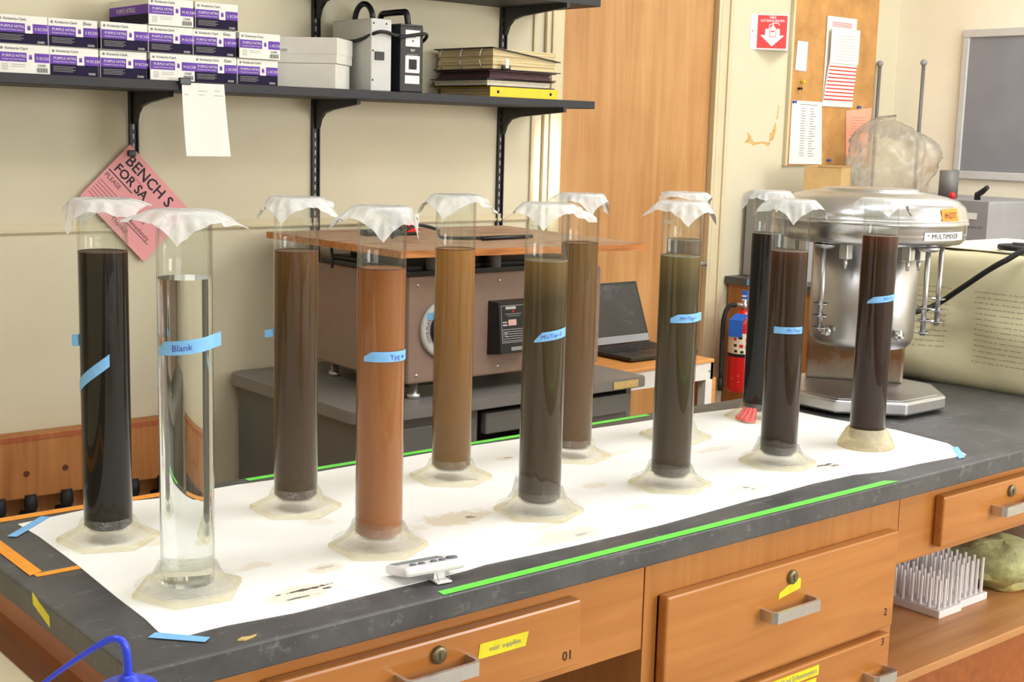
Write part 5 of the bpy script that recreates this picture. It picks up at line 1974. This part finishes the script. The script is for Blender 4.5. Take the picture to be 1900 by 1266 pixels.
for i, (x, z, mt, l) in enumerate(((4.30, .79, 'yellowtape', 'yellow push pin on the cork board below the blue slip'), (4.285, .763, 'black', 'black push pin on the cork board above the typed list'), (4.68, .703, 'darkbluetape', 'blue push pin holding the salmon sheet'), (4.50, .483, 'darkbluetape', 'blue push pin at the bottom of the cork board'), (4.256, .710, 'darkbluetape', 'blue push pin holding the typed list'))):
    tag(MB().lathe([(.006, 0), (.004, -.004), (.004, -.010), (.006, -.014), (.003, -.015)], 10, axis='y').build('push_pin', mt, None, (x, yb - .0035, ZB + z)), l, 'push pin', 'push pins')

# ================================================================ RIGHT WALL
gb = thing('framed_panel', 'grey panel in a pale aluminium frame on the right-hand wall', 'panel', (X1, 2.30, ZB + .425))
MB().box(-.012, 0, 0, .78, 0, .594).build('panel', 'greypanel', gb)
m = MB()
for a in ((0, .78, -.002, .030), (0, .78, .566, .598), (0, .028, .03, .566), (.752, .78, .03, .566)):
    m.box(-.020, -.0, a[0], a[1], a[2], a[3], bev=.003)
m.build('frame', 'lightgrey', gb)

CZ = ZB + .034
fu = thing('grey_instrument_case', 'large grey metal instrument case with vents standing on the corner counter', 'instrument case', (4.45, 2.615, CZ))
FD, FH = .70, .324
MB().box(0, .46, 0, FD, 0, FH, bev=.008).build('case', 'greylight', fu)
MB().box(-.006, .0, .0, FD, FH - .15, FH, bev=.002).build('front_plate', 'greylight', fu)
for k in range(8):
    MB().box(-.004, .002, .055, .10, .02 + k * .021, .031 + k * .021, bev=.002).build('vent', 'ink', fu)
MB().box(-.008, -.005, .045, .105, FH - .068, FH - .045).build('label', 'white', fu)
m = MB()
for k in range(8):
    m.box(-.0075, -.0055, .02 + .012 * k, .026 + .012 * k, FH - .10, FH - .093)
m.build('markings', 'button', fu)
lvr = MB()
lvr.tube([(.08, .10, FH), (.08, .10, FH + .02), (.07, .075, FH + .032), (.06, .05, FH + .05)], [.012, .012, .011, .008], 10)
lvr.build('lever', 'black', fu)
gc = tag(MB().lathe([(.036, 0), (.036, .105), (.032, .105), (.032, .03)], 28, cap1=False).build('grey_canister', 'grey', None, (4.53, 2.84, CZ + FH)), 'grey open cylinder standing on the instrument case', 'canister')
tag(MB().lathe([(.012, 0), (.012, .02), (.006, .026)], 14).build('red_knob', 'red', None, (4.48, 2.79, CZ + FH)), 'small red knob on the instrument case in front of the grey cylinder', 'knob')
for i, (x, y, l) in enumerate(((4.80, 3.375, 'tall thin metal rod rising beside the cork board'), (4.80, 3.165, 'tall thin metal rod rising behind the plastic bag, right one'))):
    t = thing('support_rod', l, 'rod', (x, y, CZ + FH if y < 3.3 else CZ))
    zz = ZB + .875 - (CZ + FH if y < 3.3 else CZ)
    MB().cyl((0, 0, 0), .0075, zz, 12).build('rod', 'grey', t)
    MB().lathe([(.008, zz), (.014, zz + .006), (.014, zz + .016), (.006, zz + .024)], 12).build('tip', 'greylight', t)
    MB().lathe([(.05, 0), (.05, .008), (.012, .012)], 20).build('base', 'greylight', t)
# cardboard box and plastic bag on a shelf box
sb = thing('grey_storage_box', 'grey box on the corner counter hidden behind the mixer head', 'box', (4.00, 3.08, CZ))
MB().box(0, .44, 0, .30, 0, .322, bev=.004).build('carton', 'greylight', sb)
cbx = thing('cardboard_carton', 'small brown cardboard carton tilted against the wall under the cork board', 'carton', (4.24, 3.17, CZ + .326), math.radians(28))
MB().box(-.13, .10, -.06, .08, 0, .105, bev=.002).build('carton', 'card', cbx)
MB().box(-.132, .102, -.062, .03, .103, .107).build('flap', 'card_dark', cbx)
MB().box(-.07, .06, -.075, -.062, .0, .010).build('black_strip', 'rubber', cbx)
pb = thing('plastic_bag', 'big crumpled translucent plastic bag in the far corner above the mixer', 'bag', (4.585, 3.13, CZ + FH))
m = MB()
vs, fs = [], []
n_, k_ = 72, 40
for j in range(k_ + 1):
    v = j / k_
    for i in range(n_):
        a = 2 * PI * i / n_
        d = Vector((math.cos(a), math.sin(a), v * 1.4))
        prof = .80 + .34 * math.sin(min(1, v * 1.15) * PI * .85)
        if v > .72:
            prof *= math.sqrt(max(0.0, 1 - ((v - .72) / .28) ** 2))
        w_ = Vector((math.cos(a) * 1.5, math.sin(a) * 1.5, v * 1.5))
        crease = abs(mnoise.noise(w_ * 2.2 + Vector((3, 1, 7)))) + .5 * abs(mnoise.noise(w_ * 5.0))
        nz = mnoise.noise(d * 1.6) * .14 - crease * .20 + .06
        r_ = max(.004, prof * (1 + nz))
        hump = .030 * math.cos(a - 2.6) * v * v - .02 * crease * v
        vs.append((.135 * r_ * math.cos(a), .160 * r_ * math.sin(a), .285 * v + hump + .002))
for j in range(k_):
    for i in range(n_):
        fs.append((j * n_ + i, j * n_ + (i + 1) % n_, (j + 1) * n_ + (i + 1) % n_, (j + 1) * n_ + i))
fs.append(tuple(range(k_ * n_, (k_ + 1) * n_)))
m.add(vs, fs, 0, True)
m.build('bag', 'bagfilm', pb)
